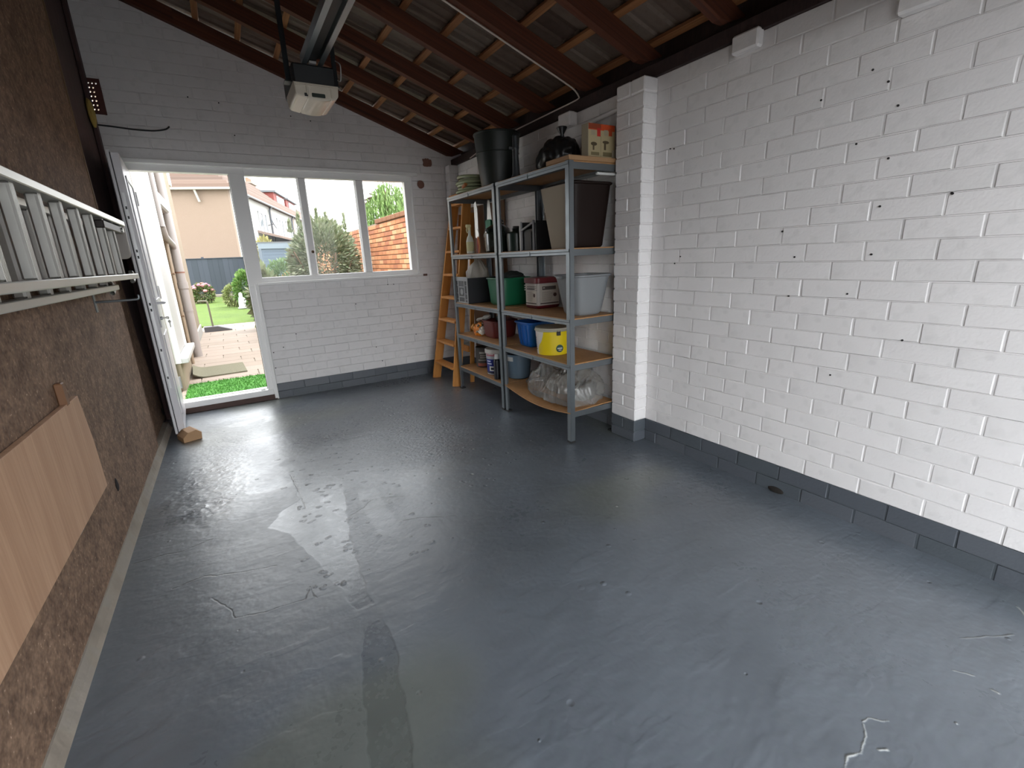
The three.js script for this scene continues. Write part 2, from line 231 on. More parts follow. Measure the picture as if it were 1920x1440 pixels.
// lays stretcher courses in the group's own x-y plane. spans(y) gives the runs to fill; keep(x, y) ranks bricks, the 300 best stand alone
function layBricks(group, rows, phase, spans, rank, seed) {
  const R = rng(seed), all = [];
  for (const n of rows) {
    const top = rowTop(n), y = top - COURSE / 2, off = phase + (n % 2) * 0.1125;
    for (const [a, b] of spans(y, n)) {
      const cuts = [a]; for (let x = off + Math.ceil((a - off + 0.03) / 0.225) * 0.225; x < b - 0.03; x += 0.225) cuts.push(x); cuts.push(b);
      for (let i = 0; i < cuts.length - 1; i++) all.push({ w: cuts[i + 1] - cuts[i], x: (cuts[i] + cuts[i + 1]) / 2, y, n, v: Math.floor(R() * 5), z: (R() - 0.5) * 0.003, t: (R() - 0.5) * 0.006, u: (R() - 0.5) * 0.012, m: Math.floor(R() * 4), r: 0 });
    }
  }
  all.forEach((b) => { b.r = rank(b.x, b.y); }); all.sort((p, q) => q.r - p.r);
  const rest = { l: [], d: [] };
  all.forEach((b, i) => {
    const dark = b.n >= 26;
    if (i < 296 && b.r > 0) { const m = mesh('brick', brickOf(b.w, b.v), dark ? plinth[b.m % 3] : white[b.m], group); m.position.set(b.x, b.y, b.z); m.rotation.set(b.t * 1.5, b.t, b.u * 0.35); } else { const g = brickOf(b.w, b.v).clone(); g.translate(b.x, b.y, b.z); (dark ? rest.d : rest.l).push(g); }
  });
  if (rest.l.length) stuff(mesh('further_bricks', rest.l, white[0], group));
  if (rest.d.length) stuff(mesh('further_plinth_bricks', rest.d, plinth[0], group));
}
const rowsTo = (top) => { const r = []; for (let n = 27; rowTop(n) < top + 0.075; n--) r.push(n); return r; };

// right wall: group turned so that its x runs along the world's z
const wallRight = struct('wall_right', 'long white-painted brick wall with dark grey plinth', 'wall');
wallRight.position.set(XR, 0, 0); wallRight.rotation.y = -Math.PI / 2;
mesh('mortar', bb(-0.11, ZF, 0.1425, 2.0925, -0.112, -0.0038), white[1], wallRight);
mesh('plinth_mortar', bb(-0.11, ZF, -0.1, 0.1425, -0.112, -0.0038), plinth[2], wallRight);
const outOfWall = (z) => (z > 4.45 ? -1 : z > 2.69 ? 10 + z : 0);
layBricks(wallRight, rowsTo(2.02), 3.007 - 0.1125, (y) => [[0.1, 2.478], [2.688, ZF]], (z, y) => (outOfWall(z) > 5 ? outOfWall(z) : outOfWall(z) < 0 ? 0 : (y > 1.74 && z > 1.7) || (y < 1.7 && y > 0.85 && z > 1.5) || (y > 0.1 && y < 0.5 && z > 1.9) ? 3 + z : 0.2 + 0.1 * z), 11);
// half bricks left standing proud near the wall top, and one hole at the foot
for (const [z, y, w, hh, d] of [[3.222, 2.067, 0.13, 0.075, 0.045], [3.80, 2.052, 0.15, 0.07, 0.05], [3.87, 1.975, 0.145, 0.075, 0.05], [1.94, 2.055, 0.13, 0.085, 0.07]]) { const m = mesh('proud_brick', cbox(w, hh, d, 0.008), white[2], wallRight); m.position.set(z, y, d / 2 - 0.004); }
{ const m = mesh('hole', blob(0.04, 0.016, 0.012, 0.15, 2, 4, { detail: 6 }), std(lin(0.012, 0.009, 0.007), 0.95), wallRight); m.position.set(3.566, 0.012, -0.002); }
// screw holes left in the paint
{ const R = rng(77), g = []; for (const [u, v] of [[1637, 131], [1666, 153], [1540, 188], [1684, 198], [1606, 270], [1666, 297], [1650, 387], [1785, 362], [1257, 279], [1264, 279], [1490, 482], [1634, 477], [1467, 434], [1786, 363], [1692, 638], [1557, 703], [1276, 481], [1265, 494], [1589, 551], [1479, 555]]) { const p = at(u, v, 'x', XR); g.push(cyl(0.004, 0.004, 0.004, 8).rotateX(Math.PI / 2).translate(p.z, p.y, 0.0005 + R() * 0.001)); } stuff(mesh('screw_holes', g, black, wallRight)); }

// piers bonded to the right wall
function pier(z0, z1, label, seed) {
  const o = struct('wall_pier', label, 'pier'), R = rng(seed), xm = (XP + XR) / 2;
  mesh('core', bb(XP + 0.005, XR + 0.02, 0.1425, 2.088, z0 + 0.005, z1 - 0.005), white[1], o); mesh('plinth_core', bb(XP + 0.005, XR + 0.02, 0, 0.1425, z0 + 0.005, z1 - 0.005), plinth[2], o);
  for (let n = 0; n < 28; n++) {
    const y1 = rowTop(n) - 0.002, y0 = Math.max(rowTop(n + 1) + 0.002, 0.001), M = n >= 26 ? plinth[n % 3] : white[n % 4], long = z1 - z0 > 0.15, cuts = long && n % 2 === 0 ? [z0, (z0 + z1) / 2 + 0.004, z1] : [z0, z1];
    for (let i = 0; i < cuts.length - 1; i++) { const a = cuts[i] + (i ? 0.003 : 0), b = cuts[i + 1] - (i < cuts.length - 2 ? 0.003 : 0), g = cbox(XR - XP + 0.02, y1 - y0, b - a, 0.006), m = mesh('brick', g, M, o); m.position.set(xm + 0.01 + (R() - 0.5) * 0.003, (y0 + y1) / 2, (a + b) / 2 + (R() - 0.5) * 0.002); m.rotation.y = (R() - 0.5) * 0.008; }
  }
  return o;
}
pier(2.476, 2.69, 'white-painted brick pier against the long wall beside the shelving', 21);
pier(0.0, 0.1, 'narrow white-painted brick pier in the corner behind the wooden stepladder', 22);

// back wall with one opening for door and window
const DOOR_L = -0.575, POST_L = 0.16, POST_R = 0.275, WIN_R = 1.70, SILL = 1.045, HEAD = 1.985;
const wallBack = struct('wall_back', 'white-painted brick gable wall around the door and window', 'wall');
{
  const s = shapeOf([[XL - 0.05, -0.1], [DOOR_L, -0.1], [DOOR_L, HEAD + 0.02], [WIN_R + 0.015, HEAD + 0.02], [WIN_R + 0.015, SILL], [0.235, SILL], [0.235, -0.1], [XR + 0.1, -0.1], [XR + 0.1, roofY(XR + 0.1, 0.1)], [XL - 0.05, roofY(XL - 0.05, 0.1)]]);
  const vent = new THREE.Path([[-0.612, 2.31], [-0.54, 2.31], [-0.54, 2.515], [-0.612, 2.515]].map((p) => new THREE.Vector2(...p))); s.holes.push(vent);
  mesh('mortar', extrude(s, 0.1068).translate(0, 0, -0.112), white[1], wallBack);
  mesh('plinth_mortar', bb(0.236, XR, 0, 0.1425, -0.02, -0.0048), plinth[2], wallBack);
  mesh('lintel', bb(XL, 1.82, HEAD + 0.02, 2.0925, -0.1, 0.002, 0.004), white[1], wallBack);
  layBricks(wallBack, rowsTo(3.2), 0.585 + 0.1125, (y, n) => {
    const e = Math.min(XP, (ROOF + 0.07 - y) / SLOPE);
    if (y < SILL - 0.03) return [[0.237, XP]];
    if (y < HEAD + 0.02) return [[WIN_R + 0.017, XP]];
    if (y < 2.0925) return [[1.823, XP]];
    if (y > 2.28 && y < 2.54) return e > -0.4 ? [[-0.535, e]] : [];
    return e > XL + 0.1 ? [[XL, e]] : [];
  }, (x, y) => 1 + y, 12);
  { const g = [[555, 626], [531.5, 651], [717, 676.5], [705.5, 650.5], [780, 626.5], [667, 570], [513, 661], [517, 690], [738, 533], [727, 533.5], [440, 254], [410, 193], [352, 182], [545, 218], [582, 227]].map(([u, v]) => { const q = at(u, v, 'z', 0); return cyl(0.005, 0.005, 0.004, 8).rotateX(Math.PI / 2).translate(q.x, q.y, 0.0012); }); stuff(mesh('screw_holes', g, black, wallBack)); }
  // knots of raw brick where plaster has come away
  for (const [u, v, r] of [[801, 305, 0.035], [789, 346, 0.036]]) { const p = at(u, v, 'z', 0.004), m = mesh('bare_patch', blob(r, r * 1.05, 0.005, u > 795 ? 0.9 : 0.15, 2, u, { detail: 8 }), std(lin(0.2, 0.1, 0.075), 0.9), wallBack); m.position.copy(p); }
}
// terracotta air brick with daylight through its holes
{
  const t = thing('air_brick', 'upright terracotta air brick with round holes high in the gable wall', 'air brick', [-0.576, 2.412, 0.0]), s = shapeOf([[-0.045, -0.112], [0.042, -0.112], [0.042, 0.112], [-0.045, 0.112]]);
  for (let i = 0; i < 3; i++) for (let j = 0; j < 7; j++) { const h = new THREE.Path(); h.absellipse(-0.021 + i * 0.021 + 0.0, 0.084 - j * 0.028, 0.0075, 0.0095, 0, Math.PI * 2); if (i < 2 || j < 1) s.holes.push(h); }
  mesh('grille', extrude(s, 0.02, 0.002).translate(0, 0, -0.012), std(lin(0.10, 0.035, 0.03), 0.85), t);
}

// left wall: bare dark boarding, with brown pressed sheets fixed over it and a concrete kerb below
const brownCol = tex(1024, 1024, (u, v) => { const a = fbm(u * 110, v * 110, 41, 2, 110), b = fbm(u * 34, v * 34, 45, 3, 34), c = fbm(u * 4, v * 4, 49, 3, 4), t = clamp(0.5 * a + 0.55 * b + 0.45 * (c - 0.5) - 0.06, 0, 1), fleck = smooth(0.84, 0.9, a) * 0.2; return [lerp(0.30, 0.66, t) + fleck, lerp(0.22, 0.54, t) + fleck, lerp(0.165, 0.445, t) + fleck]; }, { srgb: true, rep: [1.1, 1.1] });
const brownBump = tex(512, 512, (u, v) => 0.6 * fbm(u * 70, v * 70, 43, 3, 70) + 0.4 * fbm(u * 20, v * 20, 47, 3, 20), { rep: [1.1, 1.1] });
const brownSoft = tex(256, 256, (u, v) => { const t = 0.7 + 0.6 * fbm(u * 8, v * 8, 57, 4, 8); return [t, t * 0.97, t * 0.93]; }, { rep: [1.3, 1.3] });
const boarding = std(0xffffff, 0.8, 0, { map: woodTone([0.23, 0.165, 0.16], [0.36, 0.265, 0.26], 48), bumpMap: woodBump, bumpScale: 0.001 });
const brownMat = std(0xffffff, 0.9, 0, { map: brownCol, bumpMap: brownBump, bumpScale: 0.004 });
const wallLeft = struct('wall_left', 'party wall of dark boarding covered with brown mottled pressed sheets', 'wall');
mesh('boarding', extrude(shapeOf([[-0.11, -0.1], [ZF, -0.1], [ZF, 3.35], [-0.11, 3.35]]), 0.1).rotateY(-Math.PI / 2).translate(XL - 0.005, 0, 0), boarding, wallLeft);
mesh('inner_sheet', extrude(shapeOf([[0.21, 0.055], [0.27, 0.27], [0.5, 0.72], [0.6, 1.2], [0.72, 1.7], [0.8, 3.2], [1.4, 3.2], [1.4, 0.05]]), 0.012).rotateY(-Math.PI / 2).translate(XL + 0.008, 0, 0), brownMat, wallLeft);
mesh('main_sheet', bb(XL + 0.009, XL + 0.036, 0.05, 3.2, 0.95, ZF, 0.003), brownMat, wallLeft);
mesh('edge_batten', bb(XL + 0.009, XL + 0.04, 1.25, 3.2, 0.925, 0.949, 0.002), std(lin(0.15, 0.095, 0.05), 0.75), wallLeft);
mesh('corner_post', bb(XL - 0.002, XL + 0.022, 0, 3.2, 0.012, 0.09, 0.003), boarding, wallLeft);
{ const g = extrude(shapeOf([[0, 0], [0.06, 0], [0.05, 0.018], [0.04, 0.05], [0, 0.055]]), ZF - 0.35).translate(XL, 0, 0.35); mesh('kerb', g, std(lin(0.27, 0.235, 0.2), 0.85, 0, { bumpMap: coarseBump, bumpScale: 0.012, map: brownSoft }), wallLeft); }
for (const [z, y] of [[2.135, 0.27], [0.33, 0.14]]) { const m = mesh('knot_hole', blob(0.006, 0.03, 0.022, 0.2, 2, 9, { detail: 5 }), std(lin(0.012, 0.009, 0.008), 0.95), wallLeft); m.position.set(z > 1 ? XL + 0.036 : XL + 0.02, y, z); }
tag(mesh('foam_patch', blob(0.02, 0.09, 0.045, 0.22, 1.8, 33, { detail: 10 }), std(lin(0.42, 0.29, 0.075), 0.85)), 'dried yellow expanding foam squeezed between the corner boarding and gable wall', 'foam').position.set(XL + 0.016, 2.27, 0.13);

// front wall around the open vehicle doorway
const wallFront = struct('wall_front', 'front wall with the open garage doorway', 'wall');
mesh('jamb', bb(XL - 0.1, -0.5, -0.1, 2.03, ZF, ZF + 0.11), white[0], wallFront);
mesh('jamb', bb(2.05, XR + 0.112, -0.1, 2.03, ZF, ZF + 0.11), white[0], wallFront);
mesh('header', extrude(shapeOf([[XL - 0.1, 2.03], [XR + 0.11, 2.03], [XR + 0.11, roofY(XR + 0.11, 0.12)], [XL - 0.1, roofY(XL - 0.1, 0.12)]]), 0.11).translate(0, 0, ZF), white[0], wallFront);

// ---------- roof ----------
const ceiling = struct('ceiling', 'open timber roof of dark rafters, battens and tile undersides', 'ceiling');
{
  const L = (x) => x / Math.cos(PITCH), sl = (g, x, up) => g.rotateZ(-PITCH).translate(x, roofY(x, up), 0), xa = -0.9, xb = 2.17;
  const zs = [0.002, 0.6, 1.09, 1.585, 2.1, 2.575, 3.07, 3.56, 4.05, 4.55, 5.05];
  zs.forEach((z) => { const g = extrude(shapeOf([[xa, roofY(xa)], [xb - 0.06, roofY(xb - 0.06)], [xb, roofY(xb) + 0.02], [xb + 0.12, roofY(xb + 0.12, 0.104)], [xa, roofY(xa, 0.104)]]), 0.048); const uv = g.attributes.uv, p = g.attributes.position; for (let i = 0; i < p.count; i++) uv.setXY(i, p.getY(i) + SLOPE * p.getX(i) + p.getZ(i), p.getX(i) * 0.4 + z); mesh('rafter', g, rafterMat, ceiling).position.z = z; });
  const bx = []; for (let x = 2.2; x > -0.9; x -= 0.258) bx.push(x);
  bx.forEach((x, i) => { const g = sl(cbox(0.04, 0.024, ZF + 0.2, 0.002), x, 0.104 + 0.0135); g.translate(0, 0, ZF / 2); const uv = g.attributes.uv, p = g.attributes.position; for (let k = 0; k < p.count; k++) uv.setXY(k, p.getX(k), p.getZ(k) * 0.4 + i * 0.3); mesh('batten', g, battenMat, ceiling); });
  // interlocking tiles: ribbed across, one tile width 0.235
  const prof = [[0, 0.014], [0.018, 0.014], [0.026, 0.002], [0.09, 0.0], [0.1, 0.012], [0.125, 0.012], [0.135, 0.0], [0.2, 0.002], [0.21, 0.016], [0.24, 0.016]], LEN = 0.315;
  const tileGeo = (seed) => { const R = rng(seed), P = [], add = (a, b, c, d) => P.push(...a, ...b, ...c, ...a, ...c, ...d), pt = (k, s, top) => [s, prof[k][1] + (top ? 0.012 : 0), prof[k][0] - 0.12]; for (let k = 0; k < prof.length - 1; k++) { add(pt(k, 0, 0), pt(k, LEN, 0), pt(k + 1, LEN, 0), pt(k + 1, 0, 0)); add(pt(k, 0, 1), pt(k + 1, 0, 1), pt(k + 1, LEN, 1), pt(k, LEN, 1)); add(pt(k, LEN, 0), pt(k, LEN, 1), pt(k + 1, LEN, 1), pt(k + 1, LEN, 0)); } const g = new THREE.BufferGeometry(); g.setAttribute('position', new THREE.Float32BufferAttribute(P, 3)); g.computeVertexNormals(); return uvm(g); };
  const tg = tileGeo(3), tc = (a) => std(lin(...a), 0.85, 0, { bumpMap: coarseBump, bumpScale: 0.003, map: tex(256, 256, (u, v) => { const t = 0.75 + 0.5 * fbm(u * 12, v * 12, Math.round(a[0] * 1000), 4, 12); return [t, t * 0.98, t * 0.95]; }, { rep: [3, 3] }) }), tm = [tc([0.12, 0.082, 0.062]), tc([0.16, 0.115, 0.09]), tc([0.09, 0.058, 0.044]), tc([0.2, 0.155, 0.125])], R = rng(5);
  for (let i = 1; i < bx.length; i++) for (let z = 0.06; z < ZF + 0.1; z += 0.2375) { const m = mesh('roof_tile', tg, tm[Math.floor(R() * 4)], ceiling); m.position.set(bx[i] - 0.01, roofY(bx[i] - 0.01, 0.133), z + (R() - 0.5) * 0.004); m.rotation.z = -PITCH + 0.045; }
  { const m = mesh('felt', sl(cbox(3.5, 0.006, ZF + 0.5, 0.001), 0.75, 0.21), std(lin(0.03, 0.028, 0.027), 0.9), ceiling); m.position.z = ZF / 2; }
  mesh('wall_plate', bb(XR - 0.02, XR + 0.09, 2.0925, 2.155, -0.1, ZF), darkWood, ceiling);
  mesh('eaves_board', bb(XR + 0.1, XR + 0.125, 2.05, 2.4, -0.1, ZF + 0.1), darkWood, ceiling);
}
// ---------- window, door frame, open door ----------
const glass = phys(0xffffff, 0.02, { transmission: 1, thickness: 0, ior: 1.5, specularIntensity: 0.15 });
{
  const w = struct('window_1', 'white timber window of three panes with sill', 'window'), F = frameWhite, zb = -0.075, zf = -0.006;
  mesh('head_rail', bb(POST_R, WIN_R + 0.014, 1.93, HEAD + 0.018, zb, zf), F, w);
  mesh('bottom_rail', bb(POST_R, WIN_R + 0.014, SILL + 0.005, 1.1, zb, zf), F, w);
  mesh('stile', bb(1.645, WIN_R + 0.014, 1.1, 1.93, zb, zf), F, w);
  for (const [a, b] of [[0.68, 0.742], [1.175, 1.245]]) { mesh('mullion', bb(a, b, 1.1, 1.93, zb, zf, 0.006), F, w); mesh('stop_bead', bb(a - 0.006, b + 0.006, 1.1, 1.93, zb + 0.02, zf - 0.02, 0.003), F, w); }
  for (const [a, b] of [[POST_R, 0.68], [0.742, 1.175], [1.245, 1.645]]) mesh('pane', bb(a - 0.004, b + 0.004, 1.095, 1.935, -0.045, -0.041, 0.0005), glass, w);
  mesh('sill', bb(0.232, 1.78, 1.034, 1.058, -0.02, 0.036, 0.004), F, w);
  mesh('sill_end', bb(1.742, 1.786, 1.0325, 1.0535, 0.006, 0.04, 0.003), std(lin(0.12, 0.06, 0.045), 0.75), w);
  mesh('cover_bead', bb(WIN_R + 0.006, WIN_R + 0.022, 1.06, 1.975, -0.01, 0.012, 0.003), F, w);
  { const m = mesh('latch_hole', cyl(0.013, 0.013, 0.006, 16).rotateX(Math.PI / 2), std(lin(0.16, 0.09, 0.04), 0.5, 0.5), w); m.position.set(0.722, 1.305, zf + 0.001); mesh('latch_core', cyl(0.007, 0.007, 0.008, 12).rotateX(Math.PI / 2), black, w).position.set(0.722, 1.303, zf + 0.002); }
}
{
  const t = struct('trim_1', 'white timber door frame with head board and threshold', 'door frame'), F = frameWhite;
  mesh('head_board', bb(-0.56, 1.775, 1.982, 2.016, -0.01, 0.03, 0.004), F, t);
  mesh('head_rail', bb(DOOR_L, POST_R, 1.935, HEAD + 0.018, -0.08, -0.004), F, t);
  mesh('jamb', bb(DOOR_L, -0.53, 0, 1.94, -0.08, 0.004), F, t);
  mesh('post', bb(POST_L, POST_R, 1.03, 1.94, -0.08, -0.003), F, t);
  mesh('post', bb(POST_L, 0.2385, 0, 1.03, -0.08, -0.001), F, t);
  mesh('post_bead', bb(0.205, 0.238, 0.01, 1.05, -0.01, 0.014, 0.004), F, t);
  mesh('seal', bb(POST_L - 0.004, POST_L, 0.1, 1.935, -0.05, -0.042, 0.001), black, t);
  mesh('threshold', bb(DOOR_L, POST_L + 0.04, 0.048, 0.098, -0.1, 0.002), F, t);
  mesh('threshold_lip', bb(DOOR_L, POST_L, 0.098, 0.108, -0.1, -0.07, 0.002), F, t);
  mesh('timber_step', bb(DOOR_L, 0.225, 0.0, 0.048, -0.1, 0.006, 0.004), std(lin(0.06, 0.028, 0.02), 0.6, 0, { bumpMap: woodBump, bumpScale: 0.001 }), t);
  mesh('keep', bb(0.1, 0.14, 0.098, 0.112, -0.03, -0.012, 0.003), F, t);
}
{
  const d = struct('door_1', 'white garage side door standing open into the room', 'door'), W = 0.675, T = 0.042;
  d.position.set(-0.527, 0.03, 0.008); d.rotation.y = -Math.PI / 2 + 0.055; // local x runs from the hinge to the free edge, -z faces the daylight side
  const F = std(lin(0.66, 0.645, 0.67), 0.35), D = -T, leaf = mesh('leaf', bb(0.0, W, 0.012, 1.9, -T, 0, 0.003), F, d); // D: the daylight face
  mesh('flange', bb(0.0, W - 0.006, 0.004, 1.915, 0, 0.021, 0.003), F, d);
  mesh('gasket', bb(W - 0.008, W + 0.0015, 0.008, 1.9, 0, 0.004, 0.001), black, d);
  const lock = mesh('lock_plate', bb(W - 0.001, W + 0.0025, 0.35, 1.66, -T + 0.018, -T + 0.035, 0.0005), std(lin(0.5, 0.5, 0.5), 0.4, 0.6), leaf);
  for (const y of [0.42, 0.62, 0.9, 0.94, 1.25, 1.29, 1.5, 1.56]) mesh('lock_slot', bb(W + 0.002, W + 0.0035, y, y + 0.018, -T + 0.022, -T + 0.031, 0.0005), black, lock);
  const hp = mesh('handle_plate', bb(W - 0.075, W - 0.045, 0.78, 0.99, D - 0.008, D, 0.003), F, d);
  mesh('lever', [tube([[W - 0.06, 0.95, D - 0.006], [W - 0.06, 0.95, D - 0.04], [W - 0.066, 0.95, D - 0.05], [W - 0.17, 0.948, D - 0.05]], 0.009, 20)], F, hp);
  mesh('lock_cylinder', [cyl(0.012, 0.012, 0.02, 16).rotateX(Math.PI / 2).translate(W - 0.06, 0.845, D - 0.012)], std(lin(0.3, 0.3, 0.31), 0.35, 0.8), hp);
  mesh('panel', bb(0.12, W - 0.12, 0.12, 0.72, D - 0.006, D, 0.003), F, d);
  mesh('glazing_bead', [bb(0.1, W - 0.1, 0.95, 0.97, D - 0.008, D), bb(0.1, W - 0.1, 1.76, 1.78, D - 0.008, D), bb(0.1, 0.12, 0.95, 1.78, D - 0.008, D), bb(W - 0.12, W - 0.1, 0.95, 1.78, D - 0.008, D)], F, d);
  for (const y of [0.25, 1.0, 1.7]) mesh('hinge', [cyl(0.008, 0.008, 0.1, 12).translate(-0.008, y, D - 0.008)], std(lin(0.5, 0.5, 0.5), 0.4, 0.7), d);
  const keys = thing('key_bunch', 'bunch of keys hanging in the lock of the open white door', 'keys'); d.updateMatrixWorld(true);
  keys.position.copy(new THREE.Vector3(W - 0.06, 0.845, -T - 0.024).applyMatrix4(d.matrixWorld)); keys.rotation.y = d.rotation.y + Math.PI;
  const km = std(lin(0.25, 0.24, 0.22), 0.35, 0.9); mesh('key', [bb(-0.002, 0.002, -0.006, 0.006, -0.006, 0.018), cyl(0.011, 0.011, 0.002, 16).rotateZ(Math.PI / 2).translate(0, 0, 0.026)], km, keys); mesh('ring', new THREE.TorusGeometry(0.012, 0.0012, 6, 20).translate(0, -0.012, 0.032), km, keys); mesh('spare_key', [bb(-0.001, 0.001, -0.07, -0.02, 0.028, 0.036), cyl(0.01, 0.01, 0.002, 14).rotateZ(Math.PI / 2).translate(0, -0.028, 0.032)], km, keys);
}
{ // wedge under the door's free edge
  const s = shapeOf([[-0.055, 0], [0.055, 0], [0.06, 0.045], [0.03, 0.07], [-0.02, 0.062], [-0.055, 0.03]]), g = extrude(s, 0.13, 0.003).translate(0, 0.003, -0.065);
  const m = tag(mesh('door_wedge', g, std(lin(0.42, 0.25, 0.13), 0.7, 0, { bumpMap: woodBump, bumpScale: 0.0015 })), 'rough sawn timber offcut wedged on the floor against the open door', 'wedge'); m.position.set(-0.425, 0.0, 0.745); m.rotation.y = 0.35;
}
tag(mesh('black_cable', tube([[-0.6, 2.222, 0.03], [-0.52, 2.222, 0.012], [-0.4, 2.214, 0.01], [-0.28, 2.214, 0.01], [-0.2, 2.23, 0.012], [-0.17, 2.252, 0.016]], 0.0055, 40), black), 'short black cable tacked along the gable wall below the air brick', 'cable');

// ---------- garage door opener with its rail ----------
{
  const o = thing('door_opener', 'cream and black garage door opener on a grey steel ceiling rail', 'door opener', [0.605, 2.13, 1.62]);
  const body = std(lin(0.022, 0.024, 0.026), 0.5), cream = phys(lin(0.66, 0.6, 0.5), 0.35, { clearcoat: 0.3 });
  // cream light cover: profile across x, swept along z
  const s = new THREE.Shape(); s.moveTo(-0.11, 0.012); s.lineTo(-0.106, -0.03); s.quadraticCurveTo(-0.104, -0.042, -0.09, -0.044); s.lineTo(-0.056, -0.05); s.lineTo(-0.049, -0.044); s.lineTo(-0.042, -0.052); s.quadraticCurveTo(0.02, -0.064, 0.062, -0.054); s.lineTo(0.068, -0.048); s.lineTo(0.076, -0.051); s.quadraticCurveTo(0.1, -0.046, 0.106, -0.03); s.lineTo(0.11, 0.012); s.closePath();
  const cover = mesh('light_cover', extrude(s, 0.3, 0.006).translate(0, 0, -0.22), cream, o);
  mesh('rib', [bb(-0.056, -0.045, -0.044, 0.01, 0.083, 0.091, 0.003), bb(0.07, 0.077, -0.044, 0.01, 0.083, 0.089, 0.003), bb(-0.108, 0.108, 0.0, 0.007, 0.083, 0.09, 0.002)], cream, cover);
  mesh('push_button', bb(-0.03, 0.04, -0.05, -0.03, 0.08, 0.0895, 0.003), std(lin(0.02, 0.03, 0.024), 0.5), cover);
  mesh('lamp_socket', bb(-0.068, -0.05, -0.05, -0.034, 0.08, 0.0895, 0.002), std(lin(0.03, 0.03, 0.03), 0.5), cover);
  mesh('motor_housing', bb(-0.112, 0.112, 0.012, 0.115, -0.3, 0.07, 0.01), body, o);
  const rail = mesh('rail', extrude(shapeOf([[-0.055, 0], [-0.055, 0.045], [0.055, 0.045], [0.055, 0], [0.028, 0], [0.028, 0.005], [0.05, 0.005], [0.05, 0.04], [-0.05, 0.04], [-0.05, 0.005], [-0.028, 0.005], [-0.028, 0]]), 3.6).translate(0, 0.118, 0.03), std(lin(0.2, 0.23, 0.24), 0.35, 0.7), o);
  mesh('belt', bb(-0.02, 0.02, 0.135, 0.142, 0.03, 3.6), black, rail);
  mesh('end_stop', bb(-0.018, 0.018, 0.118, 0.13, 0.05, 0.075), std(lin(0.5, 0.5, 0.5), 0.4, 0.5), rail);
  // perforated hanger straps up to the rafters
  const hx = -0.13, hz = 0.02, strap = mesh('hanger_strap', extrude((() => { const q = shapeOf([[-0.016, 0], [0.016, 0], [0.016, 0.56], [-0.016, 0.56]]); for (let i = 0; i < 18; i++) { const h = new THREE.Path(); h.absellipse(0, 0.025 + i * 0.03, 0.0045, 0.006, 0, 7); q.holes.push(h); } return q; })(), 0.003, 0, 5), steelDark, o); strap.position.set(hx, 0.03, hz); strap.rotation.y = 0.5;
  const s2 = strap.clone(); s2.position.set(0.13, 0.03, -0.02); s2.scale.y = 0.85; o.add(s2);
  mesh('bracket', bb(-0.15, 0.14, 0.03, 0.036, -0.04, 0.03), steelDark, o);
  tag(mesh('opener_cord', tube([[0.748, 2.31, 1.6], [0.758, 2.27, 1.66], [0.755, 2.2, 1.64], [0.748, 2.22, 1.58]], 0.003, 24), std(lin(0.5, 0.5, 0.5), 0.5)), 'thin grey flex looping beside the garage door opener', 'cord');
}
// the door itself, raised and lying flat below the roof at the front
{
  const g = thing('garage_door', 'raised garage door lying flat under the roof at the front', 'garage door', [0.78, 1.985, 4.6]);
  mesh('panel', bb(-1.22, 1.2, 0, 0.035, -0.82, 0.88), std(lin(0.5, 0.5, 0.5), 0.5), g);
  for (const x of [-0.9, -0.3, 0.3, 0.9]) mesh('stiffener', bb(x - 0.03, x + 0.03, 0.035, 0.043, -0.81, 0.87), galv, g);
}
// white cable down a rafter and along the wall plate
tag(mesh('white_cable', tube([[0.6, roofY(0.6, -0.006), 2.098], [1.0, roofY(1.0, -0.006), 2.098], [1.6, roofY(1.6, -0.007), 2.097], [2.06, roofY(2.06, -0.008), 2.096], [2.13, 2.152, 2.085], [2.145, 2.15, 2.02], [2.148, 2.148, 1.6], [2.148, 2.142, 1.1], [2.148, 2.12, 0.7], [2.148, 2.09, 0.45]], 0.0048, 120, 6, 0.2), std(lin(0.6, 0.52, 0.46), 0.35)), 'pale cable clipped along a rafter and the top of the wall', 'cable');
tag(mesh('conduit', [tube([[2.148, 2.0, 2.46], [2.148, 1.995, 2.3], [2.148, 1.99, 2.12]], 0.014, 20), tube([[2.148, 2.0, 2.46], [2.148, 2.09, 2.462]], 0.016, 8)], white[2]), 'painted conduit pipe fixed to the wall above the picture box', 'pipe');

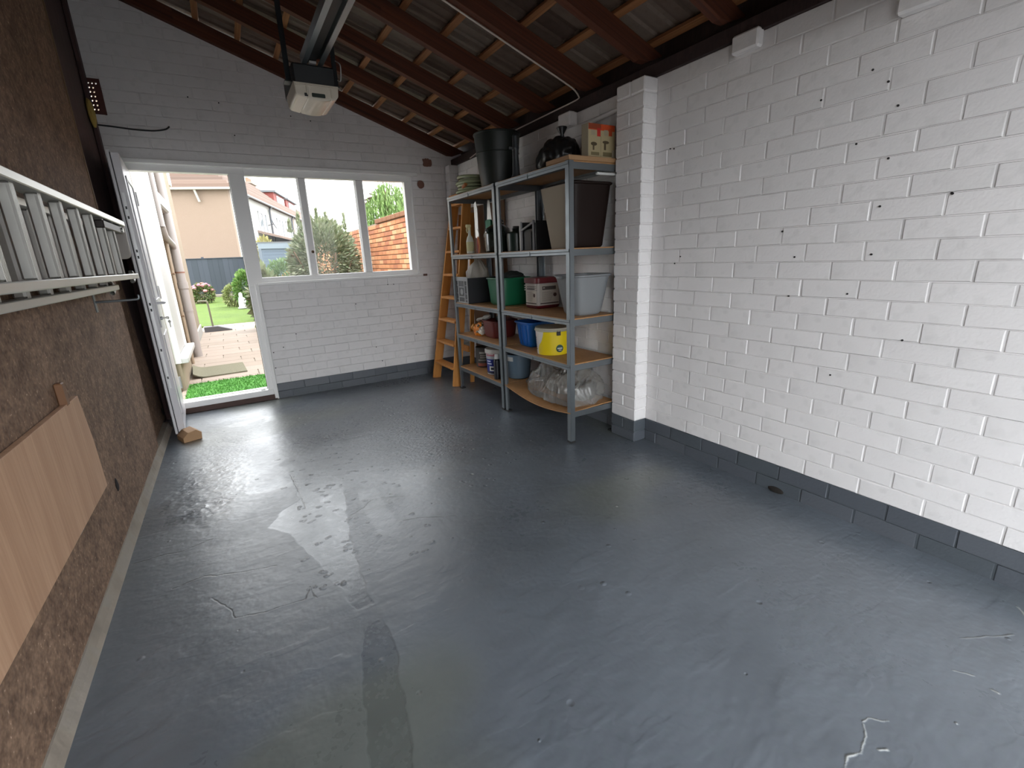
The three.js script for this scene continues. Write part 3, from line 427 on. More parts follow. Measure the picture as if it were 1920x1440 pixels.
// ---------- things on the left wall ----------
{ // double aluminium ladder on hooks
  const mk = (x, y0, y1, z0, z1, label, dark) => {
    const t = thing('aluminium_ladder', label, 'ladder', [x, 0, 0], 0), w = 0.026, hgt = 0.062;
    for (const y of [y0, y1]) { const s = shapeOf([[-w / 2, -hgt / 2], [w / 2, -hgt / 2], [w / 2, -hgt / 2 + 0.006], [-w / 2 + 0.006, -hgt / 2 + 0.008], [-w / 2 + 0.006, hgt / 2 - 0.008], [w / 2, hgt / 2 - 0.006], [w / 2, hgt / 2], [-w / 2, hgt / 2]]); const g = y === y1 ? bb(-0.032, 0.032, -0.014, 0.014, z0, z1, 0.003) : bb(-0.032, 0.032, -0.014, 0.014, z0 + (dark ? 0.1 : -0.05), z1, 0.003); mesh('side_rail', g, alu, t).position.y = y; }
    for (let i = 0; i < 12; i++) { const z = z0 + 0.3 + i * 0.236; if (z > z1 - 0.05) break; const R = mesh('rung', bb(-0.016, 0.016, y0 + 0.014, y1 - 0.014, z - 0.022, z + 0.022, 0.006), alu, t); mesh('tread_groove', [-0.013, -0.0065, 0, 0.0065, 0.013].map((q) => bb(0.0155, 0.0175, y0 + 0.014, y1 - 0.014, z + q - 0.0016, z + q + 0.0016, 0.0005)), alu, R); }
    mesh('end_cap', [tube([[0, y0 - 0.03, z0 - (dark ? -0.1 : 0.05) + 0.03], [0, y0 - 0.022, z0 - (dark ? -0.1 : 0.05) - 0.01], [0, y0, z0 - (dark ? -0.1 : 0.05) - 0.02], [0, y0 + 0.02, z0 - (dark ? -0.1 : 0.05) - 0.01], [0, y0 + 0.024, z0 - (dark ? -0.1 : 0.05) + 0.03]], 0.012, 20)], std(lin(0.5, 0.48, 0.44), 0.5), t);
    mesh('end_cap', [tube([[0, y1 - 0.022, z0 + 0.02], [0, y1 - 0.02, z0 - 0.015], [0, y1, z0 - 0.025], [0, y1 + 0.018, z0 - 0.012], [0, y1 + 0.018, z0 + 0.02]], 0.011, 20)], std(lin(0.5, 0.48, 0.44), 0.5), t);
    return t;
  };
  const lad = mk(-0.485, 1.172, 1.468, 1.09, 4.6, 'front section of the aluminium ladder hung sideways on the brown wall');
  mk(-0.552, 1.118, 1.43, 1.2, 4.6, 'rear section of the aluminium ladder hung sideways against the brown wall', true);
  const hk = (z) => { const t = thing('ladder_hook', 'thin steel wall hook under the lower rails of the aluminium ladder', 'hook', [XL + 0.036, 1.008, z]); mesh('arm', tube([[0.0, 0.05, 0], [0.03, 0.05, 0], [0.11, 0.05, 0], [0.175, 0.053, 0], [0.18, 0.074, 0]], 0.006, 24), galv, t); mesh('plate', bb(0, 0.004, 0, 0.1, -0.02, 0.02), galv, t); };
  hk(1.62);
  const gl = mesh('rung_lock', bb(-0.012, 0.024, 1.41, 1.447, 1.15, 1.66, 0.004), std(lin(0.03, 0.022, 0.02), 0.5, 0.3), lad); mesh('rivet', cyl(0.014, 0.014, 0.012, 16).rotateZ(Math.PI / 2).translate(0.026, 1.428, 1.19), alu, gl);
  const cv = tag(mesh('wall_plate_cover', extrude(rrect(0.095, 0.205, 0.03), 0.012, 0.008), std(lin(0.4, 0.37, 0.34), 0.6)), 'rounded grey plastic plate standing out from the wall at the ladder end', 'cover'); cv.position.set(-0.532, 1.385, 0.93);
}
{ // fold-down shelf flat against the wall
  const s = thing('folding_shelf', 'pale plywood folding shelf lying flat against the brown wall', 'shelf', [XL + 0.037, 0.36, 3.1]);
  mesh('board', extrude(shapeOf([[-0.74, 0.0], [0.9, 0.0], [0.9, 0.405], [-0.7, 0.39], [-0.735, 0.2]]), 0.016, 0.002).rotateY(-Math.PI / 2).translate(0.02, 0, 0), plyMat, s);
  mesh('turn_button', bb(0.0, 0.024, 0.385, 0.47, -0.59, -0.555, 0.004), std(lin(0.18, 0.085, 0.04), 0.6), s);
  for (const z of [-0.4, 0.5]) mesh('hinge', bb(-0.001, 0.004, -0.03, 0.03, z - 0.03, z + 0.03), galv, s);
}
// ---------- steel shelving ----------
const SX0 = 1.745, SX1 = 2.13, LEVELS = [1.695, 1.222, 0.806, 0.523, 0.215];
function slotPlate(w, h, first = 0.03) { const s = shapeOf([[0, 0], [w, 0], [w, h], [0, h]]); for (let y = first, i = 0; y < h - 0.02; y += i % 2 ? 0.034 : 0.021, i++) { const p = new THREE.Path(); p.absellipse(w * 0.52, y, 0.0034, 0.0058, 0, 7); s.holes.push(p); } return s; }
function upright(corner, sx, sz, H, parent) { // angle post: one leg along z, one along x
  const g = [extrude(slotPlate(0.036, H), 0.002, 0, 4).rotateY(-Math.PI / 2 * 1).translate(0.002, 0, 0), extrude(slotPlate(0.034, H), 0.002, 0, 4)];
  g[0].scale(sx, 1, sz); g[1].scale(sx, 1, sz); const m = mesh('upright', g.map((q) => (sx * sz < 0 ? flip(q) : q)), galv, parent); m.position.set(...corner); const f = mesh('foot', bb(-0.004, 0.038, 0, 0.012, -0.004, 0.038, 0.002).scale(sx, 1, sz), black, m); if (sx * sz < 0) f.geometry = flip(f.geometry); return m;
}
function flip(g) { g = flat(g); for (const k of Object.keys(g.attributes)) { const a = g.attributes[k], n = a.itemSize, A = a.array; for (let i = 0; i < a.count; i += 3) for (let c = 0; c < n; c++) { const t = A[(i + 1) * n + c]; A[(i + 1) * n + c] = A[(i + 2) * n + c]; A[(i + 2) * n + c] = t; } } g.computeVertexNormals(); return g; }
function shelvingUnit(z0, z1, label, sag) {
  const t = thing('shelving_unit', label, 'shelving', [0, 0, 0], 0), H = 1.698;
  upright([SX0, 0, z0], 1, 1, H, t); upright([SX0, 0, z1], 1, -1, H, t); upright([SX1, 0, z0], -1, 1, H, t); upright([SX1, 0, z1], -1, -1, H, t);
  const lip = (len) => extrude(shapeOf([[0, 0], [0.002, 0], [0.002, -0.012], [0.006, -0.016], [0.006, -0.03], [0.022, -0.034], [0.022, -0.036], [0.003, -0.032], [0.003, -0.018], [0, -0.014]]), len);
  LEVELS.forEach((y, i) => {
    const low = sag && i === 4;
    if (!low) { const b = mesh('beam', lip(z1 - z0 - 0.008), galv, t); b.position.set(SX0 - 0.004, y - 0.002, z0 + 0.004); mesh('clip', [bb(-0.003, 0.004, -0.03, -0.006, (z1 - z0) / 2 - 0.012, (z1 - z0) / 2 - 0.002, 0.001)], galv, b); }
    { const b = mesh('beam', flip(lip(z1 - z0 - 0.008).scale(-1, 1, 1)), galv, t); b.position.set(SX1 + 0.004, y - 0.002, z0 + 0.004); }
    for (const z of [z0, z1]) { const b = mesh('end_beam', bb(SX0 + 0.004, SX1 - 0.004, y - 0.042, y - 0.004, z - 0.0015 + (z === z0 ? 0.004 : -0.004), z + 0.0015 + (z === z0 ? 0.004 : -0.004), 0.0008), galv, t); mesh('tab', bb(SX1 - 0.03, SX1 - 0.012, y - 0.026, y - 0.004, z + (z === z0 ? -0.001 : 0.0005), z + (z === z0 ? 0.001 : 0.003)), frameWhite, b); }
    if (low) { // bowed sheet on a frame that has lost its front beam
      const g = new THREE.BoxGeometry(SX1 - SX0, 0.006, z1 - z0 - 0.01, 10, 1, 24).translate((SX0 + SX1) / 2, y, (z0 + z1) / 2), p = g.attributes.position;
      for (let k = 0; k < p.count; k++) { const u = clamp((SX1 - p.getX(k)) / (SX1 - SX0), 0, 1), v = (p.getZ(k) - z0) / (z1 - z0); p.setY(k, p.getY(k) + 0.004 - 0.045 * u * u * Math.sin(Math.PI * v) - 0.012 * u * u * v); p.setX(k, p.getX(k) - 0.004); }
      g.computeVertexNormals(); mesh('shelf_board', uvm(g), boardMat, t);
    } else mesh('shelf_board', bb(SX0 + 0.001, SX1 - 0.002, y - 0.004, y + 0.003, z0 + 0.005, z1 - 0.005, 0.001), boardMat, t);
  });
  return t;
}
shelvingUnit(0.765, 1.6, 'galvanised steel shelving bay beside the wooden stepladder', false);
shelvingUnit(1.625, 2.468, 'galvanised steel shelving bay beside the brick pier with a bowed bottom shelf', true);
const TOP = LEVELS.map((y) => y + 0.004);

// ---------- wooden stepladder leaning behind the shelving ----------
{
  const t = thing('wooden_stepladder', 'pine stepladder leaning in the corner beyond the steel shelving', 'stepladder');
  const A0 = [1.715, 0, 0.235], A1 = [2.045, 1.76, 0.285], B0 = [1.735, 0, 0.7], B1 = [2.045, 1.76, 0.545], mix = (a, b, k) => a.map((v, i) => lerp(v, b[i], k));
  const stile = (a, b) => { const g = bar(a, b, 0.085, 0.022, 0.002); return g; };
  mesh('stile', stile(A0, A1), pineMat, t); mesh('stile', stile(B0, B1), pineMat, t);
  for (let i = 0; i < 8; i++) { const y = 0.175 + i * 0.216, k = y / 1.76, a = mix(A0, A1, k), b = mix(B0, B1, k); mesh('tread', bb(a[0] - 0.045, a[0] + 0.05, y - 0.011, y + 0.011, a[2], b[2], 0.003), pineMat, t); }
  for (const [f, h] of [[[1.9, 0.0, 0.3], [2.08, 1.6, 0.31]], [[1.93, 0.0, 0.64], [2.085, 1.6, 0.54]]]) mesh('back_leg', bar(f, h, 0.04, 0.02), pineMat, t);
  mesh('back_rail', [bb(1.915, 1.935, 0.3, 0.36, 0.3, 0.62), bb(1.985, 2.005, 0.95, 1.0, 0.3, 0.58)], pineMat, t);
  mesh('top_cap', bb(1.99, 2.1, 1.755, 1.778, 0.255, 0.575, 0.003), pineMat, t);
}
tag(mesh('white_rod', bar([1.87, 0.002, 0.47], [1.93, 0.75, 0.5], 0.012, 0.012, 0.003), std(lin(0.6, 0.6, 0.6), 0.5)), 'thin white rod standing behind the treads of the wooden stepladder', 'rod');
tag(mesh('cardboard_sheet', extrude(shapeOf([[0, 0.001], [0.7, 0.001], [0.7, 1.66], [0, 1.66]]), 0.012).rotateY(-Math.PI / 2).translate(2.158, 0.0, 0.34), std(lin(0.13, 0.07, 0.038), 0.8)), 'tall brown hardboard sheet standing against the wall behind the stepladder', 'board');

// ---------- things on the top shelf ----------
{
  const y = TOP[0];
  const h = thing('garden_hose', 'coil of pale green garden hose on the top shelf above the stepladder', 'hose', [1.93, y, 0.965]);
  const P = []; for (let i = 0; i <= 220; i++) { const a = i / 220 * Math.PI * 2 * 6, k = i / 220, r = 0.155 + 0.012 * Math.sin(a * 0.37) - 0.02 * (k > 0.5 ? k - 0.5 : 0); P.push(new THREE.Vector3(Math.cos(a) * r * 0.95, 0.014 + k * 0.13 + 0.004 * Math.sin(a * 1.3), Math.sin(a) * r)); }
  mesh('coil', new THREE.TubeGeometry(new THREE.CatmullRomCurve3(P), 600, 0.0125, 8), phys(lin(0.3, 0.34, 0.2), 0.35, { clearcoat: 0.3 }), h);
  mesh('connector', cyl(0.014, 0.016, 0.05, 14).rotateX(1.2).translate(-0.14, 0.06, 0.07), std(lin(0.35, 0.12, 0.03), 0.5), h);
  const b = thing('dustbin', 'tall dark green plastic bin standing on the top shelf', 'bin', [1.925, y, 1.36]), bm = phys(lin(0.009, 0.014, 0.012), 0.45);
  mesh('body', lathe([[0.002, 0], [0.125, 0], [0.132, 0.006], [0.152, 0.15], [0.172, 0.37], [0.165, 0.37], [0.146, 0.15], [0.125, 0.012], [0.002, 0.012]], 40), bm, b); mesh('rim', new THREE.TorusGeometry(0.172, 0.007, 8, 40).rotateX(Math.PI / 2).translate(0, 0.372, 0), bm, b); mesh('band', new THREE.TorusGeometry(0.16, 0.005, 6, 40).rotateX(Math.PI / 2).translate(0, 0.24, 0), bm, b);
  const q = thing('parasol_tube', 'dark grey turned parasol base tube on the top shelf beside the bin', 'parasol base', [1.84, y, 1.755]);
  mesh('tube', lathe([[0.002, 0], [0.04, 0], [0.038, 0.015], [0.026, 0.04], [0.022, 0.12], [0.021, 0.19], [0.025, 0.192], [0.026, 0.208], [0.019, 0.212], [0.018, 0.27], [0.02, 0.275], [0.012, 0.285], [0.002, 0.285]], 20), std(lin(0.03, 0.034, 0.038), 0.45), q); mesh('clamp_knob', cyl(0.009, 0.009, 0.03, 12).rotateZ(Math.PI / 2).translate(-0.03, 0.2, 0), std(lin(0.05, 0.054, 0.058), 0.5), q);
  const sack = thing('rubbish_sack', 'black plastic rubbish sack slumped on the top shelf', 'sack', [2.0, y, 2.02]);
  mesh('body', blob(0.12, 0.12, 0.2, 0.25, 1.6, 14, { detail: 24, floor: -0.8 }).translate(0, 0.096, 0), phys(lin(0.01, 0.01, 0.011), 0.35), sack); mesh('neck', lathe([[0.02, 0], [0.012, 0.03], [0.035, 0.07], [0.03, 0.075], [0.002, 0.03]], 14).translate(0.0, 0.2, 0.05), phys(lin(0.01, 0.01, 0.011), 0.35), sack);
  tag(mesh('plank', bb(1.752, 2.15, y + 0.001, y + 0.028, 2.235, 2.462, 0.003), std(lin(0.34, 0.2, 0.1), 0.6, 0, { bumpMap: woodBump, bumpScale: 0.001 })), 'short plank lying on the top shelf under the picture box', 'plank');
  // picture box: two pale panels, red tabs, orange heading
  const print = canvasTex(256, 256, (c, w, hh) => { c.fillStyle = '#a89a78'; c.fillRect(0, 0, w, hh); c.fillStyle = '#c2481c'; c.fillRect(0, 0, w, 46); c.fillStyle = '#8a3a1c'; c.fillRect(0, 0, 120, 40); c.fillStyle = '#9c9179'; c.fillRect(24, 46, 40, 40); c.fillRect(150, 40, 40, 44); c.fillStyle = '#b3261c'; c.fillRect(82, 30, 34, 62); c.fillStyle = '#a8401c'; c.fillRect(196, 26, 34, 56); c.fillStyle = '#8d8160'; c.fillRect(116, 90, 6, 166); c.fillStyle = '#4b3f2a'; c.beginPath(); c.ellipse(52, 150, 30, 14, 0, 0, 7); c.fill(); c.fillRect(40, 160, 16, 36); c.beginPath(); c.ellipse(168, 132, 32, 12, 0, 0, 7); c.fill(); c.fillRect(150, 140, 20, 50); c.fillStyle = '#6d6244'; c.fillRect(24, 210, 80, 24); c.fillRect(140, 206, 90, 32); });
  const box = thing('picture_box', 'cardboard box printed with orange and red panels on the plank', 'box', [2.035, y + 0.029, 2.385]);
  mesh('carton', bb(-0.108, 0.1, 0, 0.185, -0.03, 0.03, 0.001), std(lin(0.32, 0.27, 0.19), 0.7), box);
  { const g = new THREE.PlaneGeometry(0.2, 0.183).translate(-0.005, 0.0925, 0.0306); mesh('printed_face', g, std(0xffffff, 0.6, 0, { map: print }), box); }
  mesh('tear_tab', bb(0.075, 0.1, 0.0, 0.05, 0.0308, 0.034), std(lin(0.42, 0.38, 0.3), 0.7), box);
  tag(mesh('white_strip', bb(1.96, 2.15, 1.632, 1.646, 2.44, 2.462, 0.004).rotateZ(0).translate(0, 0, 0), std(lin(0.62, 0.62, 0.6), 0.5)), 'white plastic strip lying across the mouth of the brown bin', 'strip');
}
// ---------- second shelf ----------
{
  const y = TOP[1];
  const sp = thing('spray_bottle', 'white spray bottle with a yellow label at the end of the second shelf', 'bottle', [1.815, y, 1.02]);
  mesh('bottle', lathe([[0.002, 0], [0.03, 0], [0.032, 0.006], [0.032, 0.1], [0.024, 0.13], [0.012, 0.15], [0.011, 0.19], [0.002, 0.19]], 20), phys(lin(0.55, 0.56, 0.48), 0.35), sp); mesh('label', cyl(0.0324, 0.0324, 0.075, 20).translate(0, 0.058, 0), std(lin(0.5, 0.47, 0.25), 0.6), sp);
  mesh('trigger', [bb(-0.03, 0.014, 0.21, 0.235, -0.011, 0.011, 0.004), tube([[-0.02, 0.212, 0], [-0.026, 0.19, 0], [-0.018, 0.168, 0]], 0.005, 10), cyl(0.014, 0.014, 0.022, 14).translate(0, 0.2, 0)], std(lin(0.62, 0.55, 0.3), 0.4), sp);
  const tr = thing('garden_trowel', 'steel gardening blade leaning upright behind the spray bottle', 'trowel', [1.9, y, 0.995]); mesh('blade', extrude(shapeOf([[-0.018, 0.13], [0.018, 0.13], [0.018, 0.36], [0.004, 0.42], [-0.018, 0.4]]), 0.003, 0.0008).rotateY(-Math.PI / 2 + 0.35), alu, tr); mesh('grip', cyl(0.012, 0.014, 0.13, 14).translate(0, 0.065, 0), std(lin(0.16, 0.045, 0.03), 0.5), tr);
  const sw = thing('hand_saw', 'narrow pruning saw with a green grip standing behind the dark glass demijohn', 'saw', [2.06, y, 0.93]); mesh('blade', extrude(shapeOf([[-0.03, 0.26], [0.03, 0.26], [0.012, 0.44], [-0.012, 0.44]]), 0.002).rotateY(-Math.PI / 2 + 0.3), alu, sw); mesh('grip', extrude(rrect(0.06, 0.075, 0.018), 0.018, 0.004).rotateY(-Math.PI / 2 + 0.3).translate(0, 0.24, 0), phys(lin(0.01, 0.26, 0.12), 0.4), sw); mesh('pole', cyl(0.011, 0.011, 0.2, 14).translate(0, 0.1, 0), std(lin(0.08, 0.08, 0.085), 0.5), sw);
  const dj = thing('demijohn', 'dark green glass demijohn on the second shelf', 'demijohn', [1.95, y, 1.26]), dg = phys(lin(0.012, 0.02, 0.016), 0.12, { clearcoat: 0.6 });
  mesh('body', lathe([[0.002, 0], [0.1, 0], [0.112, 0.015], [0.113, 0.14], [0.098, 0.185], [0.05, 0.215], [0.026, 0.225], [0.024, 0.255], [0.002, 0.255]], 32), dg, dj); mesh('stopper', cyl(0.022, 0.019, 0.03, 16).translate(0, 0.27, 0), std(lin(0.1, 0.06, 0.035), 0.8), dj); mesh('ear_handle', new THREE.TorusGeometry(0.02, 0.006, 8, 18).translate(0.036, 0.232, 0), dg, dj);
  const dr = thing('orange_pruner', 'pair of garden pruners with orange handles in front of the demijohn', 'pruners', [1.82, y, 1.16]); mesh('handle', [tube([[0, 0.0, 0.01], [0.004, 0.06, 0.012], [0, 0.13, 0.004]], 0.008, 16)], std(lin(0.5, 0.16, 0.04), 0.45), dr); mesh('handle', [tube([[0.012, 0.0, -0.02], [0.006, 0.07, -0.014], [0.002, 0.13, -0.002]], 0.008, 16)], std(lin(0.35, 0.04, 0.03), 0.45), dr); mesh('blade', extrude(shapeOf([[-0.012, 0.12], [0.012, 0.12], [0.018, 0.15], [0.004, 0.19], [-0.01, 0.16]]), 0.005).rotateY(-1.3), alu, dr);
  const cn = thing('dark_canister', 'squat dark green canister tucked behind the middle shelving posts', 'canister', [1.98, y, 1.5]); mesh('body', lathe([[0.002, 0], [0.07, 0], [0.075, 0.006], [0.075, 0.13], [0.068, 0.145], [0.03, 0.15], [0.03, 0.17], [0.002, 0.17]], 26), phys(lin(0.018, 0.032, 0.026), 0.3), cn); mesh('cap', cyl(0.026, 0.026, 0.018, 16).translate(0, 0.178, 0), black, cn);
  const fc = thing('file_box', 'upright black magazine box with pale plastic edges on the second shelf', 'box', [1.915, y, 1.77]), fm = std(lin(0.016, 0.016, 0.02), 0.45), pe = std(lin(0.4, 0.4, 0.41), 0.35);
  mesh('shell', [bb(0, 0.19, 0.004, 0.2, -0.1, -0.094), bb(0, 0.19, 0.004, 0.2, 0.094, 0.1), bb(0.184, 0.19, 0.004, 0.2, -0.1, 0.1), bb(0.012, 0.016, 0.004, 0.15, -0.095, 0.095), bb(0, 0.19, 0, 0.006, -0.1, 0.1)], fm, fc);
  mesh('edge_strip', bb(-0.008, 0.008, 0, 0.205, -0.112, -0.088, 0.003), pe, fc); mesh('edge_strip', bb(-0.006, 0.006, 0, 0.205, 0.06, 0.082, 0.003), std(lin(0.1, 0.1, 0.115), 0.35), fc);
  mesh('brace', bar([-0.002, 0.14, -0.098], [-0.002, 0.19, 0.07], 0.012, 0.014), std(lin(0.2, 0.2, 0.21), 0.35), fc); mesh('divider', bb(0.006, 0.01, 0.01, 0.13, 0.012, 0.024), std(lin(0.06, 0.06, 0.07), 0.4), fc);
  const bn = thing('brown_bin', 'large square brown plastic bin on the second shelf beside the pier', 'bin', [1.956, y, 2.285]), br = phys(lin(0.014, 0.0075, 0.006), 0.5, { specularIntensity: 0.4 });
  mesh('body', tub(0.24, 0.22, 0.3, 0.3, 0.37, 0.02, 0.005, 9), br, bn); mesh('rim', tubRim(0.305, 0.305, 0.366, 0.009, 9), br, bn);
  tag(mesh('card_panel', extrude(shapeOf([[-0.085, 0.001], [0.08, 0.001], [0.125, 0.36], [-0.125, 0.36]]), 0.004).rotateY(-Math.PI / 2).rotateZ(0.128).translate(1.81, y, 2.29), std(lin(0.3, 0.25, 0.19), 0.7)), 'beige card sheet leaning on the side of the large brown bin', 'card');
}
// ---------- third shelf ----------
{
  const y = TOP[2];
  const cr = thing('folding_crate', 'black folding crate with a pale ribbed end on the third shelf', 'crate', [1.93, y, 0.905]), cm = std(lin(0.02, 0.02, 0.024), 0.45), pm = std(lin(0.27, 0.275, 0.275), 0.5);
  mesh('side_panel', bb(-0.165, 0.165, 0.004, 0.215, 0.117, 0.123), cm, cr); mesh('side_panel', bb(-0.165, 0.165, 0.004, 0.215, -0.123, -0.117), cm, cr); mesh('base', bb(-0.165, 0.165, 0, 0.006, -0.12, 0.12), cm, cr); mesh('end_panel', bb(0.16, 0.166, 0.004, 0.215, -0.12, 0.12), cm, cr);
  const hs = shapeOf([[-0.122, 0], [0.122, 0], [0.122, 0.215], [-0.122, 0.215]]), hole = new THREE.Path(); hole.absellipse(-0.01, 0.178, 0.036, 0.024, 0, 7); hs.holes.push(hole);
  const ep = mesh('end_panel', extrude(hs, 0.005).rotateY(-Math.PI / 2).translate(-0.162, 0, 0), std(lin(0.07, 0.07, 0.072), 0.5), cr);
  mesh('rib', [bb(-0.172, -0.167, 0.19, 0.225, -0.126, 0.126), bb(-0.172, -0.167, 0, 0.012, -0.124, 0.124), ...[-0.118, -0.062, 0.06, 0.116].map((z) => bb(-0.172, -0.167, 0.01, 0.19, z - 0.008, z + 0.008, 0.001)), ...[0.05, 0.135].map((q) => bb(-0.172, -0.167, q, q + 0.008, -0.06, 0.06, 0.001)), ...[0.03, 0.08, 0.15].map((q) => bb(-0.171, -0.167, q, q + 0.006, -0.116, -0.062, 0.001)), ...[0.03, 0.08, 0.15].map((q) => bb(-0.171, -0.167, q, q + 0.006, 0.06, 0.116, 0.001)), cyl(0.026, 0.026, 0.005, 20).rotateZ(Math.PI / 2).translate(-0.1695, 0.098, 0.004)], pm, ep);
  const bag = thing('carrier_bag', 'crumpled translucent carrier bag standing in the black folding crate', 'bag', [1.93, y + 0.075, 0.905]);
  { const pl = phys(lin(0.52, 0.48, 0.42), 0.45, { transmission: 0.25, thickness: 0, side: THREE.DoubleSide }), g = lathe([[0.08, 0], [0.09, 0.06], [0.094, 0.14], [0.085, 0.2], [0.05, 0.26], [0.008, 0.3]], 60), p = g.attributes.position; for (let i = 0; i < p.count; i++) { const a = Math.atan2(p.getZ(i), p.getX(i)), yy = p.getY(i), k = 1 + 0.16 * Math.sin(a * 5 + yy * 9) * smooth(0.05, 0.2, yy) + 0.1 * Math.sin(a * 11 + yy * 20) + 0.1 * (noise3(p.getX(i) * 20, yy * 20, p.getZ(i) * 20, 3) - 0.5); p.setXYZ(i, p.getX(i) * k, yy + 0.012 * Math.sin(a * 3), p.getZ(i) * k); } g.computeVertexNormals(); mesh('body', uvm2(g), pl, bag); mesh('handle', tube([[-0.05, 0.235, 0.03], [-0.03, 0.3, 0.02], [0.0, 0.312, 0.01], [0.02, 0.27, 0.05], [0.03, 0.2, 0.09]], 0.006, 20), pl, bag); }
  const gt = thing('green_tub', 'green plastic storage tub behind the middle shelving posts', 'tub', [1.985, y, 1.34]), gm = phys(lin(0.008, 0.12, 0.055), 0.35);
  mesh('body', tub(0.25, 0.25, 0.28, 0.29, 0.215, 0.03, 0.004, 6), gm, gt); mesh('rim', tubRim(0.285, 0.295, 0.212, 0.007, 6), gm, gt);
  tag(mesh('dark_rag', blob(0.11, 0.04, 0.1, 0.3, 2, 21, { detail: 16, floor: -0.5 }), std(lin(0.014, 0.018, 0.016), 0.85)), 'dark cloth heaped over the mouth of the green tub', 'cloth').position.set(1.99, y + 0.222, 1.36);
  const ctex = canvasTex(256, 256, (c, w, h) => { c.fillStyle = '#c9c2b8'; c.fillRect(0, 0, w, h); c.fillStyle = '#5a5350'; c.fillRect(30, 22, 190, 44); c.fillStyle = '#c9c2b8'; c.fillRect(42, 34, 24, 14); c.fillStyle = '#8d857d'; for (let i = 0; i < 9; i++) c.fillRect(24, 90 + i * 14, 120 + (i * 53) % 60, 4); c.fillStyle = '#4a3230'; c.beginPath(); c.arc(206, 132, 24, 0, 7); c.fill(); c.fillStyle = '#3a2a28'; c.fillRect(0, 226, w, 12); });
  const wt = thing('detergent_tub', 'white tub with a dark red lid and base on the third shelf', 'tub', [2.03, y, 1.765]), wm = std(lin(0.5, 0.47, 0.44), 0.5), rm = phys(lin(0.13, 0.012, 0.018), 0.35);
  mesh('body', tub(0.2, 0.17, 0.21, 0.18, 0.19, 0.02, 0.003, 9), wm, wt); mesh('base_band', tub(0.203, 0.173, 0.206, 0.176, 0.022, 0.015, 0.003, 9), rm, wt);
  const lid = mesh('lid', extrude(rrect(0.215, 0.185, 0.03), 0.03, 0.006).rotateX(-Math.PI / 2).translate(0, 0.188, 0), rm, wt); mesh('lid_tab', bb(-0.112, -0.1, 0.19, 0.222, -0.06, -0.01, 0.003), std(lin(0.35, 0.34, 0.33), 0.5), lid);
  mesh('label', [new THREE.PlaneGeometry(0.165, 0.15).translate(0.0, 0.098, 0.0895), new THREE.PlaneGeometry(0.14, 0.15).rotateY(-Math.PI / 2).translate(-0.1045, 0.098, 0)], std(0xffffff, 0.55, 0, { map: ctex }), wt);
  mesh('handle_rib', [0, 1, 2].map((i) => bb(-0.112, -0.104, 0.13 + i * 0.017, 0.138 + i * 0.017, -0.08, 0.08, 0.002)), wm, wt);
  const gr = thing('grey_tub', 'pale grey tapered builders tub on the third shelf beside the pier', 'tub', [1.965, y, 2.315]), gg = phys(lin(0.2, 0.21, 0.22), 0.42);
  mesh('body', tub(0.21, 0.19, 0.3, 0.27, 0.25, 0.03, 0.004, 4), gg, gr); mesh('rim', tubRim(0.305, 0.275, 0.247, 0.008, 4), gg, gr); mesh('lug', [bb(-0.175, -0.145, 0.232, 0.252, -0.05, 0.0, 0.004), bb(0.145, 0.172, 0.232, 0.252, -0.03, 0.03, 0.004)], gg, gr);
}
